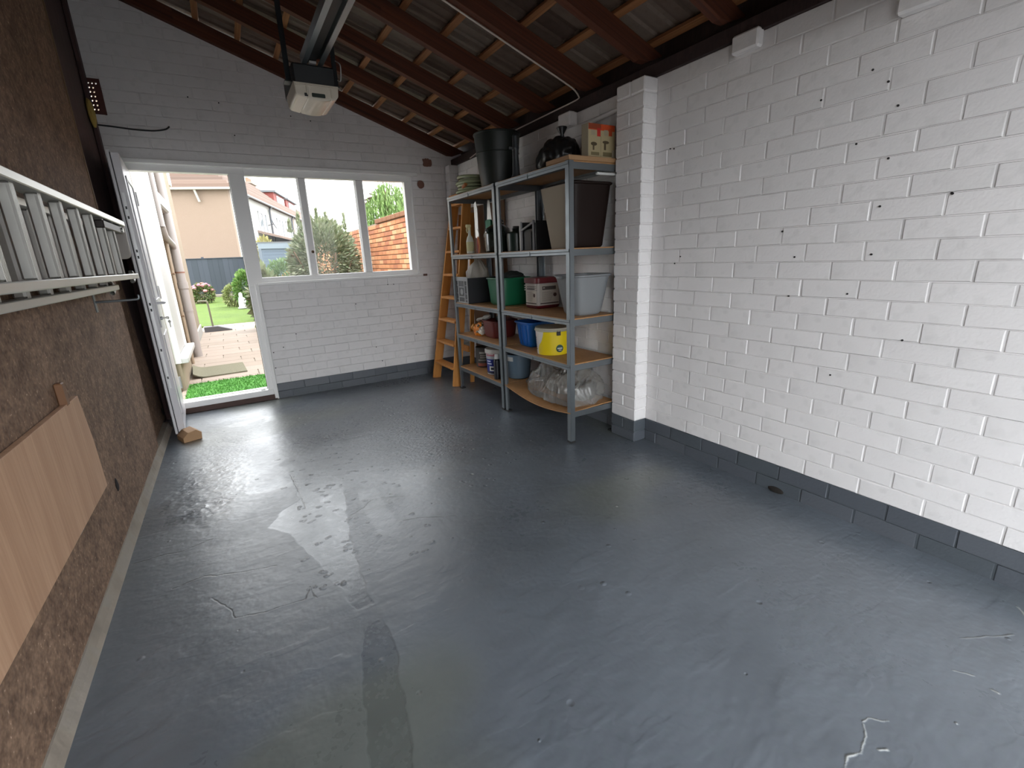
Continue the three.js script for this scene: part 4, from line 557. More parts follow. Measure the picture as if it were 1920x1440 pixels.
// ---------- fourth shelf ----------
{
  const y = TOP[3];
  const ob = thing('plastic_packet', 'orange and white plastic packet slumped on the fourth shelf', 'packet', [1.86, y, 1.02]);
  mesh('body', blob(0.06, 0.062, 0.085, 0.4, 1.8, 9, { detail: 22, floor: -0.7, folds: 3 }).translate(0, 0.043, 0), phys(0xffffff, 0.35, { map: tex(128, 128, (u, v) => { const t = fbm(u * 5, v * 5, 5, 3, 5); return t > 0.52 ? [0.86, 0.84, 0.8] : t > 0.47 ? [0.35, 0.33, 0.3] : [0.85, 0.5, 0.12]; }, { srgb: true, rep: [4, 4] }) }), ob); mesh('twist', blob(0.028, 0.03, 0.025, 0.4, 2, 19, { detail: 10 }).translate(-0.01, 0.06, -0.095), std(lin(0.6, 0.3, 0.06), 0.5), ob);
  const rt = thing('red_basket', 'dark red plastic basket holding gloves on the fourth shelf', 'basket', [1.955, y, 1.215]), rm = phys(lin(0.12, 0.016, 0.014), 0.4);
  mesh('body', tub(0.22, 0.19, 0.25, 0.22, 0.145, 0.025, 0.004, 6), rm, rt); mesh('rim', tubRim(0.255, 0.225, 0.143, 0.006, 6), rm, rt);
  const gl = thing('work_gloves', 'pair of grey and black work gloves in the dark red basket', 'gloves', [1.93, y + 0.12, 1.2]);
  const glove = (x, z, a, m) => { const g = [blob(0.035, 0.022, 0.045, 0.15, 2, 3, { detail: 8 })]; for (let i = 0; i < 4; i++) g.push(tube([[-0.024 + i * 0.016, 0, -0.03], [-0.026 + i * 0.018, 0.012, -0.07], [-0.027 + i * 0.018, 0.004, -0.1 + Math.abs(i - 1.5) * 0.008]], 0.0085, 8, 8)); g.push(tube([[0.03, 0, 0.01], [0.05, 0.006, -0.02], [0.056, 0.002, -0.045]], 0.009, 8, 8)); const q = mesh('glove', g.map((e) => { e = flat(e); return e; }), m, gl); q.position.set(x, 0.045, z); q.rotation.set(-0.4, a, 0.2); };
  glove(-0.055, -0.07, 0.5, std(lin(0.42, 0.4, 0.37), 0.8)); glove(0.02, 0.03, -0.7, std(lin(0.035, 0.045, 0.04), 0.7));
  const bl = thing('blue_box', 'blue plastic storage box on the fourth shelf', 'box', [1.965, y, 1.755]), bm = phys(lin(0.008, 0.11, 0.42), 0.32);
  mesh('body', tub(0.21, 0.17, 0.25, 0.22, 0.185, 0.025, 0.004, 7), bm, bl); mesh('rim', tubRim(0.256, 0.226, 0.182, 0.008, 7), bm, bl); mesh('rib', [-0.05, 0.0, 0.05].map((z) => bar([-0.107, 0.015, z * 0.85], [-0.126, 0.165, z], 0.008, 0.012, 0.002)), bm, bl);
  // yellow tub with wrap-round label
  const wrap = canvasTex(1024, 256, (c, w, h) => { c.fillStyle = '#d9c011'; c.fillRect(0, 0, w, h); const W0 = 0.5 * w, Wp = 0.11 * w; c.fillStyle = '#cfcac2'; c.beginPath(); c.moveTo(W0 - Wp, 0); c.lineTo(W0 + Wp * 0.75, 0); c.quadraticCurveTo(W0 + Wp * 0.55, h * 0.45, W0 + Wp * 0.2, h * 0.55); c.quadraticCurveTo(W0 - 0.02 * w, h * 0.8, W0 + Wp * 0.05, h); c.lineTo(W0 - Wp, h); c.fill(); c.fillStyle = '#5a2a34'; for (let i = 0; i < 3; i++) c.fillRect(W0 - 0.1 * w, h * (0.28 + i * 0.09), 70 - i * 14, 12); c.fillStyle = '#1c3c30'; for (let i = 0; i < 3; i++) c.fillRect(W0 - 0.09 * w, h * (0.6 + i * 0.08), 44 + i * 10, 11); });
  const yt = thing('yellow_tub', 'round yellow and white tub with a green roundel on the fourth shelf', 'tub', [1.885, y, 2.085], 0), wm = std(lin(0.55, 0.53, 0.5), 0.45);
  mesh('body', new THREE.CylinderGeometry(0.118, 0.107, 0.165, 48, 1, false).rotateY(1.47).translate(0, 0.0835, 0), std(0xffffff, 0.42, 0, { map: wrap }), yt);
  mesh('collar', [new THREE.TorusGeometry(0.119, 0.006, 8, 48).rotateX(Math.PI / 2).translate(0, 0.168, 0), cyl(0.12, 0.119, 0.02, 48).translate(0, 0.176, 0)], std(lin(0.4, 0.38, 0.3), 0.5), yt);
  { const a = 1.03, r = 0.1125, e = mesh('roundel', new THREE.CylinderGeometry(0.026, 0.026, 0.003, 32).rotateX(Math.PI / 2), std(lin(0.012, 0.06, 0.045), 0.5), yt); e.position.set(Math.cos(a + 0.72) * r, 0.048, Math.sin(a + 0.72) * r); e.rotation.y = Math.PI / 2 - (a + 0.72); mesh('roundel_band', bb(-0.018, 0.018, -0.003, 0.005, 0.001, 0.0025, 0.0005), std(lin(0.55, 0.6, 0.55), 0.5), e); mesh('roundel_motif', bb(-0.009, 0.012, -0.016, -0.007, 0.001, 0.0024, 0.0005), std(lin(0.4, 0.3, 0.3), 0.5), e); }
  { const a = 1.83, e = mesh('handle_clip', bb(-0.014, 0.014, -0.022, 0.012, -0.004, 0.006, 0.002), black, yt); e.position.set(Math.cos(a) * 0.118, 0.16, Math.sin(a) * 0.118); e.rotation.y = Math.PI / 2 - a; }
}
// ---------- bottom shelf ----------
{
  const y = TOP[4];
  const tn = thing('dark_paint_tin', 'dark paint tin with a faded label on the bottom shelf', 'paint tin', [1.925, y, 0.93]);
  mesh('tin', lathe([[0.002, 0], [0.068, 0], [0.07, 0.004], [0.07, 0.176], [0.072, 0.18], [0.066, 0.182], [0.062, 0.174], [0.002, 0.174]], 32), std(lin(0.04, 0.035, 0.033), 0.4, 0.3), tn);
  { const lb = canvasTex(256, 128, (c, w, h) => { c.fillStyle = '#3a3532'; c.fillRect(0, 0, w, h); c.fillStyle = '#8f8c86'; for (const [a, b, d, e] of [[92, 14, 50, 16], [96, 40, 40, 8], [96, 56, 44, 8], [84, 76, 60, 8]]) c.fillRect(a, b, d, e); c.fillStyle = '#8c4a3a'; c.fillRect(80, 104, 70, 24); }); mesh('label', new THREE.CylinderGeometry(0.0706, 0.0706, 0.15, 40, 1, true).rotateY(2.98).translate(0, 0.085, 0), std(0xffffff, 0.5, 0, { map: lb }), tn); }
  mesh('bail', new THREE.TorusGeometry(0.066, 0.0018, 6, 24, Math.PI).rotateX(Math.PI / 2 + 0.35).translate(0, 0.168, 0), alu, tn);
  const pt = thing('paint_bucket', 'white-lidded plastic paint bucket with a dark blue label on the bottom shelf', 'paint bucket', [1.885, y, 1.245]);
  { const lb = canvasTex(512, 256, (c, w, h) => { c.fillStyle = '#aab0b6'; c.fillRect(0, 0, w, h); c.fillStyle = '#b06a70'; c.fillRect(180, 6, 90, 34); c.fillStyle = '#d5d2cf'; c.fillRect(200, 14, 60, 6); c.fillStyle = '#14247a'; c.fillRect(150, 74, 260, 150); c.fillStyle = '#c9cede'; c.fillRect(188, 92, 44, 13); c.fillRect(188, 122, 52, 13); c.fillStyle = '#d8dad8'; c.fillRect(216, 158, 104, 56); c.fillStyle = '#2b3344'; c.fillRect(228, 172, 34, 28); c.fillRect(276, 166, 28, 40); c.fillStyle = '#1b2440'; c.fillRect(150, 224, 260, 20); }); mesh('bucket', new THREE.CylinderGeometry(0.088, 0.08, 0.19, 44).rotateY(2.33).translate(0, 0.096, 0), std(0xffffff, 0.4, 0, { map: lb }), pt); }
  mesh('lid', lathe([[0.002, 0.222], [0.085, 0.222], [0.094, 0.216], [0.095, 0.186], [0.089, 0.184], [0.089, 0.19], [0.002, 0.19]], 40), std(lin(0.52, 0.5, 0.46), 0.4), pt); mesh('bail', new THREE.TorusGeometry(0.093, 0.002, 6, 30, Math.PI).rotateX(Math.PI / 2 - 0.3).translate(0, 0.172, 0), std(lin(0.4, 0.4, 0.4), 0.4), pt);
  const ds = thing('sealant_bottle', 'slim dark bottle with a white cap beside the blue-labelled paint bucket', 'bottle', [1.79, y, 1.43]); mesh('bottle', lathe([[0.002, 0], [0.026, 0], [0.028, 0.005], [0.028, 0.15], [0.016, 0.17], [0.002, 0.17]], 20), phys(lin(0.014, 0.015, 0.022), 0.3), ds); mesh('cap', cyl(0.017, 0.02, 0.04, 16).translate(0, 0.188, 0), std(lin(0.6, 0.6, 0.6), 0.4), ds);
  const gb = thing('blue_grey_bucket', 'blue-grey bucket with a pale label at the end of the bottom shelf', 'bucket', [1.965, y, 1.485]); mesh('bucket', lathe([[0.002, 0], [0.088, 0], [0.092, 0.008], [0.108, 0.2], [0.103, 0.2], [0.088, 0.012], [0.002, 0.012]], 40), phys(lin(0.1, 0.15, 0.2), 0.4), gb); mesh('rim', new THREE.TorusGeometry(0.109, 0.005, 8, 40).rotateX(Math.PI / 2).translate(0, 0.2, 0), phys(lin(0.1, 0.15, 0.2), 0.4), gb); mesh('label', new THREE.CylinderGeometry(0.1088, 0.1058, 0.036, 30, 1, true, 4.0, 1.3).translate(0, 0.168, 0), std(lin(0.5, 0.5, 0.48), 0.5), gb);
  // clear polythene bag with dark stuff inside
  const cb = thing('polythene_bag', 'large clear polythene bag with dark contents on the bowed bottom shelf', 'bag', [1.955, 0.2, 2.05]);
  const film = phys(lin(0.7, 0.68, 0.65), 0.14, { transmission: 0.78, thickness: 0, ior: 1.45, side: THREE.DoubleSide });
  { // gathered at the far end, full in the middle, slack at the near end; flat underneath
    const NU = 150, NV = 110, P = [], I = [];
    for (let i = 0; i <= NU; i++) { const u = i / NU, z = -0.395 + 0.78 * u, top = 0.03 + 0.225 * smooth(0, 0.5, u) * (1 - 0.55 * smooth(0.72, 1, u)), half = 0.045 + 0.115 * smooth(0, 0.35, u) * (1 - 0.45 * smooth(0.86, 1, u)), cap = Math.sqrt(clamp(Math.min(u / 0.03, (1 - u) / 0.06), 0, 1));
      for (let j = 0; j <= NV; j++) { const a = j / NV * Math.PI * 2, c = Math.cos(a), q = Math.sin(a), fold = 1 + 0.1 * Math.sin(a * 3 + u * 7) + 0.22 * (noise3(c * 2.2 + u * 3, q * 2.2, u * 9, 66) - 0.5), r1 = 1 - 2 * Math.abs(noise3(c * 3.4 + 5, q * 3.4 + u * 4, u * 21, 68) - 0.5), r2 = 1 - 2 * Math.abs(noise3(c * 8 + 1, q * 8 + u * 5, u * 52, 69) - 0.5), cr = (r1 - 0.75) * 0.24 + (r2 - 0.75) * 0.1;
        const x = c * half * cap * (fold + cr), y = q > 0 ? Math.pow(q, 0.85) * top * cap * (fold + cr) : q * 0.012; P.push(x - 0.002, y + 0.014, z + (r1 - 0.75) * 0.03); } }
    for (let i = 0; i < NU; i++) for (let j = 0; j < NV; j++) { const A = i * (NV + 1) + j, B = A + NV + 1; I.push(A, A + 1, B, A + 1, B + 1, B); }
    const g = new THREE.BufferGeometry(); g.setAttribute('position', new THREE.Float32BufferAttribute(P, 3)); g.setIndex(I); g.computeVertexNormals(); mesh('film', uvm2(g), film, cb); }
  mesh('dark_contents', blob(0.085, 0.075, 0.05, 0.25, 1.7, 71, { detail: 18, floor: -0.8 }).translate(0.02, 0.085, 0.28), std(lin(0.014, 0.014, 0.015), 0.7), cb);
  mesh('folded_sheet', blob(0.1, 0.08, 0.17, 0.25, 1.7, 73, { detail: 18, floor: -0.8 }).translate(0.02, 0.085, 0.0), std(lin(0.24, 0.225, 0.205), 0.6), cb);
}
// ---------- garden behind ----------
const GY = -0.06;
const ground = std(lin(0.3, 0.28, 0.25), 0.9, 0, { bumpMap: coarseBump, bumpScale: 0.006 });
{ const g = struct('ground', 'bare earth of the gardens and the tarmac drive', 'ground'); mesh('soil', bb(-60, 60, -0.4, GY - 0.045, -95, -0.112), ground, g); mesh('drive', bb(-20, 20, -0.4, -0.01, ZF + 0.11, 40), std(lin(0.17, 0.165, 0.16), 0.9, 0, { bumpMap: coarseBump, bumpScale: 0.004 }), g); mesh('side_soil', bb(XR + 0.13, 30, -0.4, -0.05, -0.112, ZF + 0.11), ground, g); mesh('side_soil', bb(-30, XL - 0.12, -0.4, -0.05, -0.112, ZF + 0.11), ground, g); }
{
  const p = struct('path', 'patio of pale sandstone slabs behind the garage', 'patio'), R = rng(3), M = [0, 1, 2, 3].map((i) => std(lin(0.225 + i * 0.01, 0.178 + i * 0.008, 0.14 + i * 0.008), 0.8, 0, { bumpMap: coarseBump, bumpScale: 0.003 }));
  mesh('bedding', bb(-0.62, 4.2, GY - 0.045, GY - 0.012, -8.0, -0.112), std(lin(0.3, 0.26, 0.21), 0.9), p);
  for (let i = 0, z = -0.12; z > -7.9; i++, z -= 0.3) for (let x = -0.605 - (i % 3) * 0.22; x < 4.1; x += 0.6) { const a = Math.max(x, -0.605), b = Math.min(x + 0.592, 4.15); if (b - a > 0.05) mesh('paving_slab', bb(a, b, GY - 0.012, GY + 0.002 + (R() - 0.5) * 0.003, z - 0.294, z, 0.004), M[Math.floor(R() * 4)], p); }
}
const grassTone = (a, b, s, k) => tex(512, 512, (u, v) => { const t = 0.55 * fbm(u * 6, v * 6, s, 3, 6) + 0.45 * fbm(u * 90, v * 90, s + 4, 2, 90); return [0, 1, 2].map((q) => lerp(a[q], b[q], t)); }, { srgb: true, rep: [k, k] });
const turfBump = tex(256, 256, (u, v) => fbm(u * 60, v * 60, 14, 2, 60), { rep: [4, 4] });
{ const l = mesh('lawn', bb(-8, 6, GY - 0.045, GY - 0.002, -20.6, -8.0), std(0xffffff, 0.9, 0, { map: grassTone([0.28, 0.375, 0.075], [0.41, 0.51, 0.14], 21, 0.4), bumpMap: turfBump, bumpScale: 0.02 })); l.userData.kind = 'structure'; tag(l, 'bright mown lawn between the patio and the dark fence', 'lawn'); }
{ const m = thing('turf_mat', 'strip of artificial green turf laid outside the garage door', 'mat', [0, GY, 0]), tm = std(0xffffff, 0.9, 0, { map: grassTone([0.19, 0.42, 0.11], [0.36, 0.6, 0.23], 27, 2), bumpMap: turfBump, bumpScale: 0.012 }), R = rng(8), g = [];
  mesh('backing', bb(-0.555, 1.4, 0.003, 0.012, -1.5, -0.14), tm, m);
  for (let i = 0; i < 5200; i++) { const x = -0.555 + R() * 1.15, z = -1.5 + R() * 1.36, a = R() * 6.3, h = 0.012 + R() * 0.014, w = 0.004; g.push(x + Math.cos(a) * w, 0.012, z + Math.sin(a) * w, x - Math.cos(a) * w, 0.012, z - Math.sin(a) * w, x + (R() - 0.5) * 0.012, 0.012 + h, z + (R() - 0.5) * 0.012); }
  const b = new THREE.BufferGeometry(); b.setAttribute('position', new THREE.Float32BufferAttribute(g, 3)); b.computeVertexNormals(); stuff(mesh('turf_blades', uvm(b), tm, m)); }
{ const g = new THREE.BoxGeometry(0.56, 0.014, 0.66, 20, 1, 16), p = g.attributes.position; for (let i = 0; i < p.count; i++) { const u = p.getX(i) + 0.28; p.setY(i, p.getY(i) + 0.05 * Math.pow(clamp(1 - u / 0.13, 0, 1), 2)); } g.computeVertexNormals(); const m = tag(mesh('doormat', uvm(g), std(lin(0.145, 0.135, 0.09), 0.95, 0, { bumpMap: turfBump, bumpScale: 0.006 })), 'grey-green doormat curling at one corner on the patio', 'doormat'); m.position.set(-0.262, GY + 0.012, -2.14); m.rotation.y = 0.05; }

// ---------- own house wall along the patio ----------
const renderBump = tex(512, 512, (u, v) => fbm(u * 70, v * 70, 33, 3, 70), { rep: [1.5, 1.5] });
const dash = std(lin(0.238, 0.188, 0.133), 0.92, 0, { bumpMap: renderBump, bumpScale: 0.012, map: tex(256, 256, (u, v) => { const t = 0.84 + 0.3 * fbm(u * 60, v * 60, 37, 2, 60); return [t, t * 0.985, t * 0.96]; }, { rep: [2, 2] }) });
const pipeMat = phys(lin(0.321, 0.289, 0.275), 0.35);
{
  const h = thing('house_wing', 'pebble-dashed house wall running back from the garage along the patio', 'house');
  mesh('wall', bb(-0.95, -0.61, GY - 0.1, 3.6, -6.6, -1.2, 0.004), dash, h);
  mesh('plinth', bb(-0.62, -0.585, GY, 0.12, -6.6, -4.3, 0.004), std(lin(0.303, 0.294, 0.275), 0.7), h);
  mesh('verge', bb(-1.0, -0.56, 3.6, 3.75, -6.8, -1.1), pipeMat, h);
  const dr = mesh('garden_door', bb(-0.62, -0.575, 0.3, 2.35, -2.25, -1.3, 0.006), std(lin(0.358, 0.353, 0.349), 0.4), h); mesh('door_frame', [bb(-0.62, -0.555, 0.24, 2.42, -2.3, -2.22), bb(-0.62, -0.555, 0.24, 2.42, -1.32, -1.24), bb(-0.62, -0.555, 2.34, 2.42, -2.3, -1.24)], frameWhite, h);
  mesh('doorstep', bb(-0.612, -0.49, 0.235, 0.29, -2.5, -1.25, 0.006), std(lin(0.358, 0.353, 0.340), 0.6), h); mesh('step_riser', bb(-0.612, -0.565, GY, 0.235, -2.46, -1.25), std(lin(0.229, 0.184, 0.129), 0.8), h);
  mesh('bare_brick', extrude(shapeOf([[-4.9, 2.32], [-4.15, 2.25], [-4.2, 2.9], [-4.95, 2.95]]), 0.006).rotateY(-Math.PI / 2).translate(-0.603, 0, 0), std(lin(0.252, 0.110, 0.046), 0.85), h);
  mesh('eaves_end', bb(-0.9, -0.58, 2.72, 2.98, -6.75, -6.55, 0.01), frameWhite, h);
}
{
  const s = thing('soil_pipe', 'thick white soil pipe fixed to the pebble-dashed wall', 'pipe', [-0.545, 0, -3.55]);
  mesh('pipe', cyl(0.056, 0.056, 3.3, 24).translate(0, GY + 1.65, 0), pipeMat, s); for (const y of [0.62, 1.16, 1.98]) mesh('bracket', [cyl(0.06, 0.06, 0.02, 24).translate(0, y, 0), bb(-0.065, 0, y - 0.012, y + 0.012, -0.012, 0.012)], y === 1.16 ? std(lin(0.206, 0.092, 0.064), 0.6) : pipeMat, s); mesh('collar', cyl(0.066, 0.066, 0.09, 24).translate(0, 0.98, 0), pipeMat, s);
  mesh('branch', [tube([[-0.005, 1.48, 0.0], [0, 1.53, 0.12], [0.0, 1.56, 0.5], [0, 1.6, 0.95], [0, 1.72, 1.12]], 0.034, 30, 14), cyl(0.034, 0.034, 1.4, 18).translate(0, 2.4, 1.13)], pipeMat, s); mesh('access_box', bb(-0.05, 0.04, 1.94, 2.1, 0.1, 1.1, 0.02), pipeMat, s);
  const w = thing('waste_pipe', 'thin cream waste pipe running down beside the white soil pipe', 'pipe', [-0.585, 0, -2.95]); mesh('pipe', cyl(0.02, 0.02, 2.1, 16).translate(0, GY + 1.05, 0), std(lin(0.284, 0.215, 0.152), 0.5), w); for (const y of [0.6, 1.15, 1.9]) mesh('clip', bb(-0.026, 0.024, y - 0.012, y + 0.012, -0.024, 0.024, 0.004), std(lin(0.184, 0.115, 0.069), 0.5), w);
}
{ // drain shoe with pipe and scraper at the house corner
  const d = thing('boot_scraper', 'grey boot brush with a bent tube handle at the house corner', 'boot brush', [-0.43, GY, -6.75]); mesh('tube', tube([[-0.14, 0.62, 0], [-0.03, 0.62, 0], [0.02, 0.58, 0], [0.03, 0.2, 0], [0.035, 0.06, 0]], 0.018, 30), std(lin(0.161, 0.152, 0.101), 0.5), d); mesh('base', extrude(shapeOf([[-0.12, 0], [0.36, 0], [0.36, 0.015], [0.12, 0.1], [-0.12, 0.1]]), 0.22, 0.004).translate(0, 0, -0.11), std(lin(0.092, 0.087, 0.092), 0.7), d); mesh('pad', bb(-0.121, -0.1, 0.01, 0.09, -0.1, 0.1), std(lin(0.023, 0.037, 0.041), 0.6), d);
}
// ---------- plants ----------
function leafCloud(n, place, size, seed, tones, aspect = 0.5) {
  const R = rng(seed), P = [], C = [], v = new THREE.Vector3(), a = new THREE.Vector3(), b = new THREE.Vector3();
  for (let i = 0; i < n; i++) {
    const dir = place(R, v); a.set(R() - 0.5, R() - 0.5, R() - 0.5).normalize(); if (dir) a.lerp(dir, 0.75).normalize(); b.set(R() - 0.5, R() - 0.5, R() - 0.5).cross(a).normalize();
    const s = size * (0.6 + R() * 0.8), w = s * aspect * 0.5, t = tones[Math.floor(R() * tones.length)], k = 0.75 + R() * 0.5, m = v.clone().addScaledVector(a, s * 0.45);
    const p0 = v, p1 = m.clone().addScaledVector(b, w), p2 = v.clone().addScaledVector(a, s), p3 = m.clone().addScaledVector(b, -w);
    for (const q of [p0, p1, p2, p0, p2, p3]) { P.push(q.x, q.y, q.z); C.push(t[0] * k * 0.42, t[1] * k * 0.42, t[2] * k * 0.42); }
  }
  const g = new THREE.BufferGeometry(); g.setAttribute('position', new THREE.Float32BufferAttribute(P, 3)); g.setAttribute('color', new THREE.Float32BufferAttribute(C, 3)); g.computeVertexNormals(); g.setAttribute('uv', new THREE.BufferAttribute(new Float32Array(P.length / 3 * 2), 2)); return g;
}
const leafMat = new THREE.MeshPhysicalMaterial({ vertexColors: true, roughness: 0.7, side: THREE.DoubleSide, transmission: 0.12, thickness: 0 });
const barkMat = std(lin(0.092, 0.069, 0.046), 0.85, 0, { bumpMap: coarseBump, bumpScale: 0.01 });
const ball = (cx, cy, cz, rx, ry, rz, hollow = 0.55) => (R, v) => { const u = R() * 2 - 1, t = R() * 6.2832, r = Math.cbrt(lerp(hollow ** 3, 1, R())), s = Math.sqrt(1 - u * u), k = r * (0.86 + 0.28 * noise3(s * Math.cos(t) * 3, u * 3, s * Math.sin(t) * 3, 7)); v.set(cx + rx * k * s * Math.cos(t), cy + ry * k * u, cz + rz * k * s * Math.sin(t)); return new THREE.Vector3(s * Math.cos(t), u, s * Math.sin(t)); };
{
  const t = thing('large_shrub', 'large grey-green shrub with bare inner branches growing behind the window', 'shrub', [1.64, GY, -4.9]), R = rng(31);
  const tones = [[0.44, 0.52, 0.28], [0.54, 0.6, 0.36], [0.34, 0.44, 0.22], [0.62, 0.66, 0.42]];
  stuff(mesh('foliage', leafCloud(15000, ball(0.0, 1.2, 0, 0.6, 0.86, 0.62, 0.5), 0.08, 41, tones, 0.36), leafMat, t));
  stuff(mesh('top_sprays', leafCloud(1100, (r, v) => { const k = Math.floor(r() * 7), x = -0.5 + k * 0.16, h = r(); v.set(x + (r() - 0.5) * 0.09 * (1 - h), 1.95 + h * (0.2 + 0.1 * Math.sin(k * 2.3)) - 0.3 * Math.abs(x), (r() - 0.5) * 0.1); return new THREE.Vector3(0, 1, 0); }, 0.07, 43, tones, 0.3), leafMat, t));
  for (let i = 0; i < 9; i++) { const a = i / 9 * 6.28, e = [Math.cos(a) * (0.4 + R() * 0.25), 1.1 + R() * 0.5, 0.25 + Math.sin(a) * 0.4]; mesh('branch', tube([[0.05 + (R() - 0.5) * 0.1, 0, (R() - 0.5) * 0.1], [e[0] * 0.3, 0.5, e[2] * 0.4], [e[0] * 0.7, e[1] * 0.75, e[2] * 0.8], e], 0.016, 14, 6), std(lin(0.156, 0.110, 0.069), 0.85), t); }
}
function bush(name, label, pos, r, n, size, tones, seed, extra) { const t = thing(name, label, 'bush', [pos[0], GY, pos[1]]); stuff(mesh('foliage', leafCloud(n, ball(0, r[1] * 0.95, 0, r[0], r[1], r[2], 0.6), size, seed, tones, 0.55), leafMat, t)); mesh('stem', [tube([[0, 0, 0], [0.03, r[1] * 0.6, 0.02], [0.06, r[1] * 1.1, 0]], 0.025, 8, 6), tube([[0, 0, 0], [-0.06, r[1] * 0.6, 0.02], [-0.12, r[1], 0]], 0.02, 8, 6)], barkMat, t); extra?.(t); return t; }
bush('hydrangea', 'pink flowering hydrangea by the corner of the house', [-0.84, -16.6], [0.36, 0.36, 0.34], 2200, 0.09, [[0.2, 0.32, 0.08], [0.3, 0.4, 0.12], [0.36, 0.3, 0.12]], 51, (t) => { const R = rng(61); for (let i = 0; i < 26; i++) { const a = R() * 6.28, u = 0.15 + R() * 0.85, s = Math.sqrt(1 - u * u); const m = mesh('flower_head', blob(0.075, 0.055, 0.075, 0.3, 3, i, { detail: 4 }), std(lin(0.36, 0.12 + R() * 0.06, 0.15 + R() * 0.06), 0.8), t); m.position.set(0.34 * s * Math.cos(a), 0.36 + 0.36 * u, 0.33 * s * Math.sin(a)); } });
bush('lime_bush', 'lime green leafy bush at the end of the lawn beside the statuette', [0.5, -12.9], [0.32, 0.58, 0.3], 2800, 0.1, [[0.18, 0.42, 0.06], [0.28, 0.52, 0.1], [0.36, 0.56, 0.14]], 52);
bush('low_bush', 'low yellow-green bush behind the white statuette', [0.12, -13.6], [0.3, 0.36, 0.28], 1500, 0.08, [[0.4, 0.48, 0.14], [0.5, 0.54, 0.2]], 53);
bush('border_plant', 'small plant at the lawn edge beside the door post', [0.63, -8.4], [0.16, 0.3, 0.16], 700, 0.06, [[0.3, 0.42, 0.1], [0.42, 0.46, 0.14]], 54);
bush('yellow_bush', 'yellow-leaved bush rising above the blue-grey shed', [1.7, -19.6], [0.55, 1.3, 0.45], 2200, 0.12, [[0.66, 0.58, 0.14], [0.56, 0.52, 0.14], [0.7, 0.6, 0.22]], 55);
bush('pale_bush', 'pale green rounded bush in front of the blue-grey shed', [1.45, -10.2], [0.66, 0.72, 0.5], 4200, 0.09, [[0.26, 0.42, 0.16], [0.34, 0.5, 0.24], [0.22, 0.36, 0.14]], 56);
bush('flowering_bush', 'bush with orange flecks below the pale green bush', [1.38, -7.6], [0.46, 0.56, 0.36], 2200, 0.07, [[0.3, 0.44, 0.18], [0.24, 0.38, 0.14], [0.62, 0.42, 0.18]], 57);
bush('spiky_plant', 'pale spiky plant against the window post', [0.62, -6.2], [0.2, 0.62, 0.2], 700, 0.16, [[0.42, 0.5, 0.24], [0.5, 0.54, 0.3]], 58);
bush('far_hedge', 'bright green hedge behind the large shrub', [3.95, -15.4], [0.9, 1.2, 0.6], 3600, 0.13, [[0.3, 0.46, 0.12], [0.4, 0.54, 0.16]], 59);
{ // weeping willow
  const t = thing('willow_tree', 'bright green weeping willow above the garden wall', 'tree', [6.1, GY, -14.5]), tones = [[0.24, 0.44, 0.08], [0.32, 0.52, 0.12], [0.4, 0.58, 0.18]];
  mesh('trunk', tube([[0.05, 0, 0], [0, 1.5, 0], [-0.12, 2.8, 0], [-0.3, 3.9, 0]], 0.1, 20, 10), std(lin(0.147, 0.092, 0.050), 0.85), t);
  const D = []; { const R = rng(91); for (let i = 0; i < 130; i++) { const a = R() * 6.28, r = 0.2 + 0.85 * Math.sqrt(R()), top = 4.3 - 0.75 * r * r + (R() - 0.5) * 0.3; D.push([Math.cos(a) * r * 1.0, Math.sin(a) * r, top, 1.0 + R() * 1.3]); } }
  stuff(mesh('foliage', leafCloud(10000, (R, v) => { const d = D[Math.floor(R() * D.length)], k = R(); v.set(d[0] * (1 + 0.14 * Math.sin(k * 3)) + (R() - 0.5) * 0.05, d[2] - d[3] * k, d[1] + (R() - 0.5) * 0.05); return new THREE.Vector3(0.15, -1, 0); }, 0.17, 93, tones, 0.2), leafMat, t));
  for (let i = 0; i < 6; i++) { const d = D[i * 9]; mesh('branch', tube([[-0.1, 2.6, 0], [d[0] * 0.4 - 0.1, 3.6, d[1] * 0.4], [d[0], d[2], d[1]]], 0.03, 10, 6), barkMat, t); }
}
{ const s = thing('garden_statuette', 'small white garden statuette on the lawn in front of the bushes', 'statuette', [0.3, GY, -12.2]); mesh('figure', lathe([[0.002, 0], [0.13, 0], [0.13, 0.05], [0.1, 0.06], [0.09, 0.22], [0.075, 0.34], [0.05, 0.37], [0.055, 0.42], [0.05, 0.47], [0.02, 0.5], [0.002, 0.5]], 18), std(lin(0.358, 0.358, 0.349), 0.6), s); mesh('arm', tube([[0.07, 0.33, 0], [0.11, 0.25, 0.02], [0.08, 0.18, 0.06]], 0.022, 10, 8), std(lin(0.358, 0.358, 0.349), 0.6), s); }

